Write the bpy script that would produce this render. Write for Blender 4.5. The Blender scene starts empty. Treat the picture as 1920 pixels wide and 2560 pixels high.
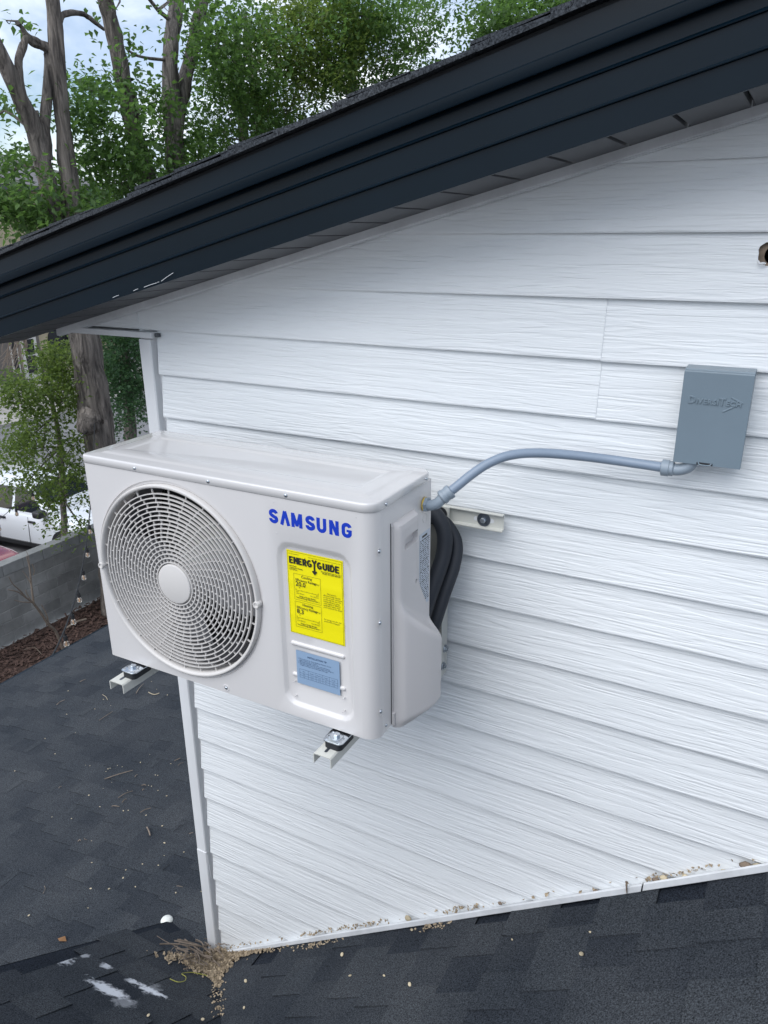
import bpy, bmesh, math, random
import numpy as np
from mathutils import Vector, Matrix, noise as mnoise

rnd = random.Random(7)
S = bpy.context.scene
COL = S.collection

# ------------------------------------------------------------------ camera
F_PX = 1903.41
CAM = Vector((1.2278, -1.6470, 1.1153))
C_R = Vector((0.8805664, 0.47387898, -0.00644379))
C_D = Vector((0.15743523, -0.30531811, -0.93914589))
C_F = Vector((-0.4470089, 0.82596583, -0.34345812))
cam_d = bpy.data.cameras.new('camera')
cam = bpy.data.objects.new('camera', cam_d); COL.objects.link(cam)
cam_d.sensor_fit = 'VERTICAL'; cam_d.sensor_height = 36.0; cam_d.lens = 36.0 * F_PX / 2560.0
cam_d.clip_start = 0.05; cam_d.clip_end = 2000
m = Matrix.Identity(4)
for i in range(3):
    m[i][0] = C_R[i]; m[i][1] = -C_D[i]; m[i][2] = -C_F[i]; m[i][3] = CAM[i]
cam.matrix_world = m
S.camera = cam
S.render.resolution_x = 768; S.render.resolution_y = 1024

# ------------------------------------------------------------------ sky and sun
SUN_EL, SUN_AZ = math.radians(50), math.radians(196)      # azimuth clockwise from +Y
W = bpy.data.worlds.new('World'); S.world = W; W.use_nodes = True
wn, wl = W.node_tree.nodes, W.node_tree.links
wn.clear()
sky = wn.new('ShaderNodeTexSky'); sky.sky_type = 'NISHITA'; sky.sun_disc = False
sky.sun_elevation = SUN_EL; sky.sun_rotation = SUN_AZ; sky.air_density = 1.0; sky.dust_density = 1.0; sky.ozone_density = 1.2
tc = wn.new('ShaderNodeTexCoord')
mp = wn.new('ShaderNodeMapping'); mp.inputs['Scale'].default_value = (1, 1, 2.2); mp.inputs['Location'].default_value = (0.35, 0.1, 0.2)
nz = wn.new('ShaderNodeTexNoise'); nz.inputs['Scale'].default_value = 3.0; nz.inputs['Detail'].default_value = 7; nz.inputs['Roughness'].default_value = 0.58
nz.inputs['Distortion'].default_value = 0.35
rp = wn.new('ShaderNodeValToRGB'); rp.color_ramp.elements[0].position = 0.38; rp.color_ramp.elements[1].position = 0.56
nz2 = wn.new('ShaderNodeTexNoise'); nz2.inputs['Scale'].default_value = 5.5; nz2.inputs['Detail'].default_value = 5
rp2 = wn.new('ShaderNodeValToRGB')
rp2.color_ramp.elements[0].position = 0.40; rp2.color_ramp.elements[0].color = (4.4, 5.3, 6.8, 1)
rp2.color_ramp.elements[1].position = 0.62; rp2.color_ramp.elements[1].color = (9.0, 9.4, 10.0, 1)
mx = wn.new('ShaderNodeMixRGB'); bg = wn.new('ShaderNodeBackground'); wo = wn.new('ShaderNodeOutputWorld')
bg.inputs['Strength'].default_value = 0.10
wl.new(tc.outputs['Generated'], mp.inputs[0]); wl.new(mp.outputs[0], nz.inputs['Vector']); wl.new(mp.outputs[0], nz2.inputs['Vector'])
wl.new(nz.outputs['Fac'], rp.inputs[0]); wl.new(nz2.outputs['Fac'], rp2.inputs[0])
wl.new(rp.outputs[0], mx.inputs[0]); wl.new(sky.outputs[0], mx.inputs[1]); wl.new(rp2.outputs[0], mx.inputs[2])
wl.new(mx.outputs[0], bg.inputs[0]); wl.new(bg.outputs[0], wo.inputs[0])

sd = bpy.data.lights.new('sun', 'SUN'); sd.energy = 1.5; sd.angle = math.radians(60); sd.color = (1.0, 0.995, 0.985)
so = bpy.data.objects.new('sun', sd); COL.objects.link(so); so.location = (0, -3, 8)
sdir = Vector((math.sin(SUN_AZ) * math.cos(SUN_EL), math.cos(SUN_AZ) * math.cos(SUN_EL), math.sin(SUN_EL)))
so.rotation_euler = (-sdir).to_track_quat('-Z', 'Y').to_euler()
S.view_settings.view_transform = 'Standard'; S.view_settings.look = 'None'
S.view_settings.exposure = 0.70; S.view_settings.gamma = 1.0; S.view_settings.use_curve_mapping = False

# ------------------------------------------------------------------ helpers
def ray(u, v):
    return C_R * ((u - 960) / F_PX) + C_D * ((v - 1280) / F_PX) + C_F
def at(u, v, x=None, y=None, z=None, d=None):
    """photo pixel -> point, on a plane of known x, y or z, or at a known distance"""
    r = ray(u, v)
    if x is not None: t = (x - CAM.x) / r.x
    elif y is not None: t = (y - CAM.y) / r.y
    elif z is not None: t = (z - CAM.z) / r.z
    else: t = d / r.length
    return CAM + r * t

def tag(o, label=None, cat=None, group=None, kind=None):
    if label: o['label'] = label
    if cat: o['category'] = cat
    if group: o['group'] = group
    if kind: o['kind'] = kind
    return o
def empty(name, loc=(0, 0, 0), label=None, cat=None, group=None):
    o = bpy.data.objects.new(name, None); COL.objects.link(o); o.location = loc; o.empty_display_size = 0.1
    return tag(o, label, cat, group)
def link(name, me, mat, parent=None, smooth=None):
    o = bpy.data.objects.new(name, me); COL.objects.link(o)
    if mat is not None and not me.materials:
        for mm in (mat if isinstance(mat, (list, tuple)) else [mat]): me.materials.append(mm)
    if parent: o.parent = parent
    if smooth is not None and len(me.polygons):
        me.polygons.foreach_set('use_smooth', [True] * len(me.polygons))
        me.set_sharp_from_angle(angle=math.radians(smooth))
    return o
def obj(name, bm, mat, parent=None, smooth=None, fix=True):
    if fix: bmesh.ops.recalc_face_normals(bm, faces=bm.faces)
    me = bpy.data.meshes.new(name); bm.to_mesh(me); bm.free()
    return link(name, me, mat, parent, smooth)
def pyd(name, verts, faces, mat, parent=None, smooth=None):
    me = bpy.data.meshes.new(name); me.from_pydata([tuple(v) for v in verts], [], faces); me.update()
    return link(name, me, mat, parent, smooth)
def box(bm, x0, x1, y0, y1, z0, z1, r=0.0, seg=2):
    vs = [bm.verts.new(p) for p in ((x0, y0, z0), (x1, y0, z0), (x1, y1, z0), (x0, y1, z0), (x0, y0, z1), (x1, y0, z1), (x1, y1, z1), (x0, y1, z1))]
    fs = [bm.faces.new([vs[i] for i in f]) for f in ((0, 3, 2, 1), (4, 5, 6, 7), (0, 1, 5, 4), (1, 2, 6, 5), (2, 3, 7, 6), (3, 0, 4, 7))]
    if r > 0:
        es = list({e for f in fs for e in f.edges})
        bmesh.ops.bevel(bm, geom=es, offset=r, segments=seg, affect='EDGES', profile=0.5)
    return vs
def bbox(name, x0, x1, y0, y1, z0, z1, mat, parent=None, r=0.0, seg=2):
    bm = bmesh.new(); box(bm, x0, x1, y0, y1, z0, z1, r, seg)
    return obj(name, bm, mat, parent, 40 if r else None)
def smoothpath(pts, n=8):
    pts = [Vector(p) for p in pts]; out = []
    for i in range(len(pts) - 1):
        p0 = pts[max(i - 1, 0)]; p1 = pts[i]; p2 = pts[i + 1]; p3 = pts[min(i + 2, len(pts) - 1)]
        for k in range(n):
            t = k / n
            out.append(0.5 * ((2 * p1) + (p2 - p0) * t + (2 * p0 - 5 * p1 + 4 * p2 - p3) * t * t + (3 * p1 - p0 - 3 * p2 + p3) * t ** 3))
    out.append(pts[-1]); return out
def tube(bm, pts, rad, n=10, cap=True, rough=0.0, seed=0):
    pts = [Vector(p) for p in pts]
    rs = rad if isinstance(rad, (list, tuple)) else [rad] * len(pts)
    rings = []; nrm = None
    for i, p in enumerate(pts):
        t = (pts[min(i + 1, len(pts) - 1)] - pts[max(i - 1, 0)])
        if t.length < 1e-9: t = Vector((0, 0, 1))
        t.normalize()
        if nrm is None:
            nrm = t.orthogonal().normalized()
        nrm = (nrm - t * nrm.dot(t))
        if nrm.length < 1e-6: nrm = t.orthogonal()
        nrm.normalize(); b = t.cross(nrm)
        ring = []
        for k in range(n):
            a = 2 * math.pi * k / n
            d = nrm * math.cos(a) + b * math.sin(a); rr = rs[i]
            if rough: rr *= 1 + rough * mnoise.noise(Vector((math.cos(a) * 1.7 + seed, math.sin(a) * 1.7, i * 0.35 + seed)))
            ring.append(bm.verts.new(p + d * rr))
        rings.append(ring)
    for i in range(len(rings) - 1):
        for k in range(n):
            bm.faces.new((rings[i][k], rings[i][(k + 1) % n], rings[i + 1][(k + 1) % n], rings[i + 1][k]))
    if cap:
        bm.faces.new(rings[0][::-1]); bm.faces.new(rings[-1])
def tubeo(name, pts, rad, mat, parent=None, n=10, sm=60, rough=0.0, seed=0):
    bm = bmesh.new(); tube(bm, pts, rad, n, True, rough, seed)
    return obj(name, bm, mat, parent, sm)
def lathe(bm, prof, c, axis='y', n=24, ang0=0, full=True):
    """prof: (radius, along) pairs, spun about axis through c"""
    rings = []
    for r, h in prof:
        ring = []
        for k in range(n):
            a = ang0 + 2 * math.pi * k / n; ca, sa = r * math.cos(a), r * math.sin(a)
            p = {'y': (ca, h, sa), 'x': (h, ca, sa), 'z': (ca, sa, h)}[axis]
            ring.append(bm.verts.new(Vector(c) + Vector(p)))
        rings.append(ring)
    for i in range(len(rings) - 1):
        for k in range(n):
            bm.faces.new((rings[i][k], rings[i][(k + 1) % n], rings[i + 1][(k + 1) % n], rings[i + 1][k]))
    for ring in (rings[0], rings[-1]):
        if (ring[0].co - ring[n // 2].co).length > 1e-5: bm.faces.new(ring)
def latheo(name, prof, c, axis, mat, parent=None, n=24, sm=40):
    bm = bmesh.new(); lathe(bm, prof, c, axis, n)
    bmesh.ops.remove_doubles(bm, verts=bm.verts, dist=1e-6)
    return obj(name, bm, mat, parent, sm)
def rrect(x0, x1, z0, z1, r, n=6):
    """rounded rectangle loop, counter clockwise from the right side; r one radius or (bl, br, tr, tl)"""
    rr = r if isinstance(r, (list, tuple)) else (r, r, r, r)
    out = []
    for (cx, cz, a0, q) in ((x1 - rr[1], z0 + rr[1], -90, rr[1]), (x1 - rr[2], z1 - rr[2], 0, rr[2]), (x0 + rr[3], z1 - rr[3], 90, rr[3]), (x0 + rr[0], z0 + rr[0], 180, rr[0])):
        for k in range(n + 1):
            a = math.radians(a0 + 90 * k / n); out.append((cx + q * math.cos(a), cz + q * math.sin(a)))
    return out
def loft(bm, loops, cap0=True, cap1=True):
    rings = [[bm.verts.new(p) for p in L] for L in loops]; n = len(rings[0])
    for i in range(len(rings) - 1):
        for k in range(n): bm.faces.new((rings[i][k], rings[i][(k + 1) % n], rings[i + 1][(k + 1) % n], rings[i + 1][k]))
    if cap0: bm.faces.new(rings[0][::-1])
    if cap1: bm.faces.new(rings[-1])
    return rings
def bool_cut(o, cutters):
    for c in cutters:
        md = o.modifiers.new('cut', 'BOOLEAN'); md.object = c; md.operation = 'DIFFERENCE'; md.solver = 'EXACT'
    bpy.context.view_layer.update()
    dg = bpy.context.evaluated_depsgraph_get()
    me = bpy.data.meshes.new_from_object(o.evaluated_get(dg))
    o.modifiers.clear(); old = o.data; o.data = me; bpy.data.meshes.remove(old)
    for c in cutters: bpy.data.objects.remove(c)

# ------------------------------------------------------------------ materials
def mat(name, col, rough=0.6, metal=0.0, spec=0.5, var=0.0, vscale=8.0, bump=0.0, bscale=40.0, bstretch=(1, 1, 1), coat=0.0, rand=0.0, col2=None, dist=0.002, detail=4, coords='Object', trans=0.0):
    m = bpy.data.materials.new(name); m.use_nodes = True; n, l = m.node_tree.nodes, m.node_tree.links
    b = n['Principled BSDF']; b.inputs['Base Color'].default_value = (*col, 1); b.inputs['Roughness'].default_value = rough
    b.inputs['Metallic'].default_value = metal; b.inputs['Specular IOR Level'].default_value = spec; b.inputs['Coat Weight'].default_value = coat
    src = None
    t = n.new('ShaderNodeTexCoord')
    if coords == 'World':
        g = n.new('ShaderNodeNewGeometry'); vec = g.outputs['Position']
    else: vec = t.outputs[coords]
    if var > 0 or col2:
        nn = n.new('ShaderNodeTexNoise'); nn.inputs['Scale'].default_value = vscale; nn.inputs['Detail'].default_value = 6; nn.inputs['Roughness'].default_value = 0.62
        l.new(vec, nn.inputs['Vector'])
        r = n.new('ShaderNodeValToRGB'); r.color_ramp.elements[0].position = 0.3; r.color_ramp.elements[1].position = 0.7
        c2 = col2 if col2 else tuple(c * (1 + var) for c in col); c1 = col if col2 else tuple(c * (1 - var) for c in col)
        r.color_ramp.elements[0].color = (*c1, 1); r.color_ramp.elements[1].color = (*c2, 1)
        l.new(nn.outputs['Fac'], r.inputs[0]); src = r.outputs[0]
    if rand > 0:
        oi = n.new('ShaderNodeObjectInfo'); mr = n.new('ShaderNodeMapRange'); mr.inputs['To Min'].default_value = 1 - rand; mr.inputs['To Max'].default_value = 1 + rand
        l.new(oi.outputs['Random'], mr.inputs[0]); hv = n.new('ShaderNodeMixRGB'); hv.blend_type = 'MULTIPLY'; hv.inputs[0].default_value = 1
        if src: l.new(src, hv.inputs[1])
        else: hv.inputs[1].default_value = (*col, 1)
        l.new(mr.outputs[0], hv.inputs[2]); src = hv.outputs[0]
    if src: l.new(src, b.inputs['Base Color'])
    if bump > 0:
        mpn = n.new('ShaderNodeMapping'); mpn.inputs['Scale'].default_value = bstretch; l.new(vec, mpn.inputs[0])
        bn = n.new('ShaderNodeTexNoise'); bn.inputs['Scale'].default_value = bscale; bn.inputs['Detail'].default_value = detail; l.new(mpn.outputs[0], bn.inputs['Vector'])
        bp = n.new('ShaderNodeBump'); bp.inputs['Strength'].default_value = bump; bp.inputs['Distance'].default_value = dist
        l.new(bn.outputs['Fac'], bp.inputs['Height']); l.new(bp.outputs[0], b.inputs['Normal'])
    if trans: b.inputs['Transmission Weight'].default_value = trans
    return m

def siding_material():
    m = bpy.data.materials.new('white_siding'); m.use_nodes = True; n, l = m.node_tree.nodes, m.node_tree.links
    b = n['Principled BSDF']; b.inputs['Roughness'].default_value = 0.42; b.inputs['Specular IOR Level'].default_value = 0.35
    g = n.new('ShaderNodeNewGeometry')
    oi = n.new('ShaderNodeObjectInfo'); mul = n.new('ShaderNodeMath'); mul.operation = 'MULTIPLY'; mul.inputs[1].default_value = 37.0; l.new(oi.outputs['Random'], mul.inputs[0])
    cmb = n.new('ShaderNodeCombineXYZ'); l.new(mul.outputs[0], cmb.inputs[0]); l.new(mul.outputs[0], cmb.inputs[1])
    add = n.new('ShaderNodeVectorMath'); l.new(g.outputs['Position'], add.inputs[0]); l.new(cmb.outputs[0], add.inputs[1])
    def grain(sc, detail, dist, lo, hi):
        mp = n.new('ShaderNodeMapping'); mp.inputs['Scale'].default_value = sc; l.new(add.outputs[0], mp.inputs[0])
        t = n.new('ShaderNodeTexNoise'); t.inputs['Scale'].default_value = 1.0; t.inputs['Detail'].default_value = detail; t.inputs['Roughness'].default_value = 0.5; t.inputs['Distortion'].default_value = dist
        l.new(mp.outputs[0], t.inputs['Vector'])
        r = n.new('ShaderNodeMapRange'); r.interpolation_type = 'SMOOTHSTEP'; r.inputs['From Min'].default_value = lo; r.inputs['From Max'].default_value = hi; l.new(t.outputs['Fac'], r.inputs[0])
        return r.outputs[0]
    a = grain((4.6, 4.6, 82.0), 1.6, 1.1, 0.36, 0.60)
    c = grain((22.0, 22.0, 240.0), 1.5, 0.3, 0.38, 0.60)
    s = n.new('ShaderNodeMath'); s.operation = 'MULTIPLY_ADD'; s.inputs[1].default_value = 0.25; l.new(c, s.inputs[0]); l.new(a, s.inputs[2])
    bp = n.new('ShaderNodeBump'); bp.inputs['Strength'].default_value = 0.44; bp.inputs['Distance'].default_value = 0.0020
    l.new(s.outputs[0], bp.inputs['Height']); l.new(bp.outputs[0], b.inputs['Normal'])
    # faint weathering over the panels
    t2 = n.new('ShaderNodeTexNoise'); t2.inputs['Scale'].default_value = 2.2; t2.inputs['Detail'].default_value = 5; l.new(g.outputs['Position'], t2.inputs['Vector'])
    r2 = n.new('ShaderNodeValToRGB'); r2.color_ramp.elements[0].position = 0.25; r2.color_ramp.elements[0].color = (0.735, 0.76, 0.775, 1)
    r2.color_ramp.elements[1].position = 0.65; r2.color_ramp.elements[1].color = (0.785, 0.805, 0.815, 1)
    l.new(t2.outputs['Fac'], r2.inputs[0]); l.new(r2.outputs[0], b.inputs['Base Color'])
    return m

def shingle_material(name, stains=()):
    m = bpy.data.materials.new(name); m.use_nodes = True; n, l = m.node_tree.nodes, m.node_tree.links
    b = n['Principled BSDF']; b.inputs['Roughness'].default_value = 0.9; b.inputs['Specular IOR Level'].default_value = 0.08
    g = n.new('ShaderNodeNewGeometry'); oi = n.new('ShaderNodeObjectInfo')
    at_ = n.new('ShaderNodeAttribute'); at_.attribute_name = 'tone'
    mixr = n.new('ShaderNodeMath'); mixr.operation = 'ADD'; sx_ = n.new('ShaderNodeSeparateColor'); l.new(oi.outputs['Color'], sx_.inputs[0]); l.new(sx_.outputs[0], mixr.inputs[0]); l.new(at_.outputs['Fac'], mixr.inputs[1])
    fr = n.new('ShaderNodeMath'); fr.operation = 'ADD'; l.new(mixr.outputs[0], fr.inputs[0])
    r1 = n.new('ShaderNodeValToRGB'); r1.color_ramp.elements[0].color = (0.0080, 0.0105, 0.0155, 1); r1.color_ramp.elements[1].color = (0.029, 0.033, 0.039, 1)
    e = r1.color_ramp.elements.new(0.6); e.color = (0.0118, 0.0148, 0.0208, 1); l.new(fr.outputs[0], r1.inputs[0])
    t = n.new('ShaderNodeTexNoise'); t.inputs['Scale'].default_value = 260; t.inputs['Detail'].default_value = 3.0; t.inputs['Roughness'].default_value = 0.8; l.new(g.outputs['Position'], t.inputs['Vector'])
    r2 = n.new('ShaderNodeValToRGB'); r2.color_ramp.elements[0].position = 0.35; r2.color_ramp.elements[0].color = (0.30, 0.30, 0.30, 1)
    r2.color_ramp.elements[1].position = 0.74; r2.color_ramp.elements[1].color = (3.6, 3.55, 3.4, 1); l.new(t.outputs['Fac'], r2.inputs[0])
    t3 = n.new('ShaderNodeTexNoise'); t3.inputs['Scale'].default_value = 2.3; t3.inputs['Detail'].default_value = 6; l.new(g.outputs['Position'], t3.inputs['Vector'])
    r3 = n.new('ShaderNodeValToRGB'); r3.color_ramp.elements[0].position = 0.3; r3.color_ramp.elements[0].color = (0.8, 0.82, 0.85, 1); r3.color_ramp.elements[1].position = 0.7; r3.color_ramp.elements[1].color = (1.3, 1.25, 1.2, 1)
    l.new(t3.outputs['Fac'], r3.inputs[0])
    m1 = n.new('ShaderNodeMixRGB'); m1.blend_type = 'MULTIPLY'; m1.inputs[0].default_value = 1; l.new(r1.outputs[0], m1.inputs[1]); l.new(r2.outputs[0], m1.inputs[2])
    m2 = n.new('ShaderNodeMixRGB'); m2.blend_type = 'MULTIPLY'; m2.inputs[0].default_value = 1; l.new(m1.outputs[0], m2.inputs[1]); l.new(r3.outputs[0], m2.inputs[2])
    out = m2.outputs[0]
    for (cx, cy, ax_, ay, rot, amt) in stains:                      # smears of white paint
        mp = n.new('ShaderNodeMapping'); mp.vector_type = 'TEXTURE'; mp.inputs['Location'].default_value = (cx, cy, 0); mp.inputs['Rotation'].default_value = (0, 0, rot)
        mp.inputs['Scale'].default_value = (ax_, ay, 1e4); l.new(g.outputs['Position'], mp.inputs[0])
        ln = n.new('ShaderNodeVectorMath'); ln.operation = 'LENGTH'; l.new(mp.outputs[0], ln.inputs[0])
        t4 = n.new('ShaderNodeTexNoise'); t4.inputs['Scale'].default_value = 60; t4.inputs['Detail'].default_value = 5; l.new(g.outputs['Position'], t4.inputs['Vector'])
        ad = n.new('ShaderNodeMath'); ad.operation = 'MULTIPLY_ADD'; ad.inputs[1].default_value = 1.5; ad.inputs[2].default_value = -0.75; l.new(t4.outputs['Fac'], ad.inputs[0])
        sm = n.new('ShaderNodeMath'); sm.operation = 'ADD'; l.new(ln.outputs['Value'], sm.inputs[0]); l.new(ad.outputs[0], sm.inputs[1])
        mr = n.new('ShaderNodeMapRange'); mr.interpolation_type = 'SMOOTHSTEP'; mr.inputs['From Min'].default_value = 1.0; mr.inputs['From Max'].default_value = 0.42; mr.inputs['To Max'].default_value = amt; mr.inputs['To Min'].default_value = 0
        l.new(sm.outputs[0], mr.inputs[0])
        mm = n.new('ShaderNodeMixRGB'); l.new(mr.outputs[0], mm.inputs[0]); l.new(out, mm.inputs[1]); mm.inputs[2].default_value = (0.62, 0.64, 0.68, 1); out = mm.outputs[0]
    l.new(out, b.inputs['Base Color'])
    bp = n.new('ShaderNodeBump'); bp.inputs['Strength'].default_value = 0.8; bp.inputs['Distance'].default_value = 0.0015; l.new(t.outputs['Fac'], bp.inputs['Height']); l.new(bp.outputs[0], b.inputs['Normal'])
    return m

def leaf_material(name, col, tr):
    m = bpy.data.materials.new(name); m.use_nodes = True; n, l = m.node_tree.nodes, m.node_tree.links
    b = n['Principled BSDF']; b.inputs['Roughness'].default_value = 0.5; b.inputs['Specular IOR Level'].default_value = 0.35
    b.inputs['Base Color'].default_value = (*col, 1)
    t = n.new('ShaderNodeBsdfTranslucent'); t.inputs[0].default_value = (*tr, 1)
    mx = n.new('ShaderNodeMixShader'); mx.inputs[0].default_value = 0.5
    l.new(b.outputs[0], mx.inputs[1]); l.new(t.outputs[0], mx.inputs[2]); l.new(mx.outputs[0], n['Material Output'].inputs[0])
    return m

M = {}
M['siding'] = siding_material()
M['trim'] = mat('white_trim', (0.72, 0.73, 0.74), 0.45, var=0.05, vscale=3, coords='World')
M['trim_cap'] = mat('weathered_white_flashing', (0.62, 0.635, 0.65), 0.55, var=0.16, vscale=9, coords='World')
M['fascia'] = mat('black_metal_fascia', (0.0024, 0.0080, 0.0140), 0.28, spec=0.16, var=0.15, vscale=2.0, coords='World', bump=0.05, bscale=8, bstretch=(1, 1, 4))
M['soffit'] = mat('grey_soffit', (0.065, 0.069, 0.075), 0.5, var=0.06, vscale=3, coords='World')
M['shingle'] = shingle_material('charcoal_shingle')
def smear(u0, v0, u1, v1, half, amt):
    def q(u, v):
        r = ray(u, v); n = Vector((0, 0.717, 1)); return CAM + r * ((-1.575 - n.dot(CAM)) / n.dot(r))
    a, b = q(u0, v0), q(u1, v1); d = b - a
    return ((a.x + b.x) / 2, (a.y + b.y) / 2, math.hypot(d.x, d.y) / 2 * 1.35, half * 1.6, math.atan2(d.y, d.x), amt)
M['shingle_m'] = shingle_material('charcoal_shingle_paint', [smear(100, 2390, 142, 2379, .026, 1.0), smear(124, 2380, 172, 2410, .030, .8), smear(205, 2390, 222, 2397, .012, .45), smear(255, 2414, 280, 2426, .013, .7),
     smear(222, 2452, 312, 2495, .020, .95), smear(318, 2450, 345, 2461, .011, .85), smear(345, 2463, 415, 2497, .014, 1.0), smear(290, 2495, 335, 2520, .025, .3), smear(365, 2470, 400, 2480, .03, .25)])
M['ac'] = mat('ivory_grey_enamel', (0.635, 0.615, 0.605), 0.28, spec=0.5, coat=0.15, bump=0.05, bscale=600, dist=0.0004)
M['ac_lid'] = mat('ivory_grey_gloss_enamel', (0.62, 0.605, 0.595), 0.14, spec=0.5, coat=0.5)
M['ac_plastic'] = mat('ivory_matt_plastic', (0.60, 0.575, 0.565), 0.5, spec=0.4, bump=0.06, bscale=500, dist=0.0004)
M['grille'] = mat('ivory_grille_plastic', (0.62, 0.595, 0.57), 0.42)
M['blade'] = mat('grey_fan_plastic', (0.19, 0.19, 0.20), 0.5)
M['dark'] = mat('dark_interior', (0.02, 0.022, 0.025), 0.8)
M['coil'] = mat('dark_coil_fins', (0.045, 0.047, 0.05), 0.6, metal=0.3, bump=0.6, bscale=30, bstretch=(60, 1, 1))
M['blue'] = mat('blue_ink', (0.006, 0.04, 0.44), 0.4)
M['yellow'] = mat('yellow_label', (0.86, 0.76, 0.006), 0.35)
M['ink'] = mat('black_ink', (0.02, 0.02, 0.015), 0.5)
M['bluelabel'] = mat('pale_blue_label', (0.26, 0.37, 0.52), 0.4)
M['navyink'] = mat('navy_ink', (0.02, 0.05, 0.12), 0.5)
M['silverlabel'] = mat('silver_label', (0.50, 0.55, 0.62), 0.35)
M['zinc'] = mat('zinc_steel', (0.52, 0.56, 0.60), 0.28, metal=1.0, var=0.15, vscale=60)
M['washer'] = mat('dark_washer', (0.14, 0.16, 0.19), 0.35, metal=0.8, var=0.2, vscale=80)
M['rubber'] = mat('black_rubber', (0.018, 0.02, 0.023), 0.7)
M['bracket'] = mat('cream_bracket_enamel', (0.60, 0.60, 0.55), 0.35)
M['hose'] = mat('black_foam_insulation', (0.016, 0.020, 0.028), 0.62, bump=0.5, bscale=60, bstretch=(6, 6, 0.4), dist=0.001)
M['boxgrey'] = mat('grey_box_enamel', (0.165, 0.215, 0.255), 0.38, var=0.05, vscale=6)
M['conduit'] = mat('grey_conduit', (0.22, 0.275, 0.35), 0.36, var=0.05, vscale=20, bump=0.08, bscale=80)
M['fitting'] = mat('grey_fitting', (0.25, 0.30, 0.35), 0.42)
M['yelwash'] = mat('yellow_washer', (0.6, 0.42, 0.06), 0.5)
M['wood_raw'] = mat('raw_sheathing', (0.20, 0.15, 0.11), 0.85, var=0.4, vscale=60)
M['twig'] = mat('dry_twig', (0.17, 0.135, 0.105), 0.85, var=0.35, vscale=40, rand=0.3)
M['seed'] = mat('pale_seed', (0.52, 0.44, 0.30), 0.7, rand=0.25)
M['litter'] = mat('dry_litter', (0.10, 0.075, 0.05), 0.85, col2=(0.56, 0.45, 0.31), vscale=95, coords='World')
M['stem'] = mat('yellow_green_stem', (0.30, 0.30, 0.06), 0.6)
def bark_material(name, a, b):
    m = bpy.data.materials.new(name); m.use_nodes = True; n, l = m.node_tree.nodes, m.node_tree.links
    p = n['Principled BSDF']; p.inputs['Roughness'].default_value = 0.9; g = n.new('ShaderNodeNewGeometry')
    mp = n.new('ShaderNodeMapping'); mp.inputs['Scale'].default_value = (13, 13, 1.5); l.new(g.outputs['Position'], mp.inputs[0])
    t = n.new('ShaderNodeTexNoise'); t.inputs['Scale'].default_value = 1; t.inputs['Detail'].default_value = 7; t.inputs['Roughness'].default_value = .62; t.inputs['Distortion'].default_value = .8; l.new(mp.outputs[0], t.inputs['Vector'])
    r = n.new('ShaderNodeValToRGB'); r.color_ramp.elements[0].position = .36; r.color_ramp.elements[0].color = (*a, 1); r.color_ramp.elements[1].position = .66; r.color_ramp.elements[1].color = (*b, 1); l.new(t.outputs['Fac'], r.inputs[0])
    l.new(r.outputs[0], p.inputs['Base Color']); bp = n.new('ShaderNodeBump'); bp.inputs['Strength'].default_value = 1; bp.inputs['Distance'].default_value = .12; l.new(t.outputs['Fac'], bp.inputs['Height']); l.new(bp.outputs[0], p.inputs['Normal'])
    return m
M['bark'] = bark_material('grey_brown_bark', (0.05, 0.043, 0.038), (0.25, 0.218, 0.19))
M['bark2'] = bark_material('pale_grey_bark', (0.06, 0.052, 0.047), (0.29, 0.258, 0.23))
GREENS = {
 'mid': [leaf_material('leaf_mid_a', (0.0712, 0.1332, 0.04), (0.1527, 0.2806, 0.061)), leaf_material('leaf_mid_b', (0.0933, 0.1683, 0.0486), (0.2035, 0.3648, 0.0768)), leaf_material('leaf_mid_c', (0.0508, 0.101, 0.034), (0.1017, 0.1964, 0.0455))],
 'bright': [leaf_material('leaf_bright_a', (0.097, 0.1499, 0.0347), (0.2201, 0.3212, 0.0637)), leaf_material('leaf_bright_b', (0.1295, 0.1874, 0.0434), (0.2848, 0.3854, 0.0757)), leaf_material('leaf_bright_c', (0.0712, 0.1178, 0.0309), (0.1423, 0.2141, 0.0466))],
 'dark': [leaf_material('leaf_dark_a', (0.0466, 0.1006, 0.0483), (0.0832, 0.1776, 0.0643)), leaf_material('leaf_dark_b', (0.0599, 0.1214, 0.0566), (0.1165, 0.222, 0.0706)), leaf_material('leaf_dark_c', (0.0366, 0.077, 0.0398), (0.0666, 0.1332, 0.045))],
}
M['block'] = mat('grey_concrete_block', (0.15, 0.15, 0.145), 0.92, col2=(0.27, 0.27, 0.26), vscale=2.2, bump=0.5, bscale=60, dist=0.004, rand=0.16, coords='World')
M['blockcap'] = mat('grey_cap_block', (0.17, 0.175, 0.175), 0.92, col2=(0.27, 0.275, 0.27), vscale=3, bump=0.5, bscale=60, dist=0.004, rand=0.10, coords='World')
M['mortar'] = mat('grey_mortar', (0.23, 0.23, 0.22), 0.95, var=0.2, vscale=20)
M['mulch'] = mat('red_brown_mulch', (0.030, 0.016, 0.012), 0.95, col2=(0.085, 0.048, 0.036), vscale=14, bump=1.0, bscale=30, dist=0.05, coords='World')
M['chip'] = mat('mulch_chips', (0.028, 0.014, 0.011), 0.9, col2=(0.115, 0.068, 0.052), vscale=10, coords='World')
M['asphalt'] = mat('pale_asphalt', (0.14, 0.14, 0.145), 0.9, col2=(0.20, 0.20, 0.205), vscale=0.8, bump=0.3, bscale=90, dist=0.01, coords='World')
M['walk'] = mat('pale_concrete', (0.36, 0.34, 0.32), 0.9, var=0.15, vscale=1.2, coords='World')
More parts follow.
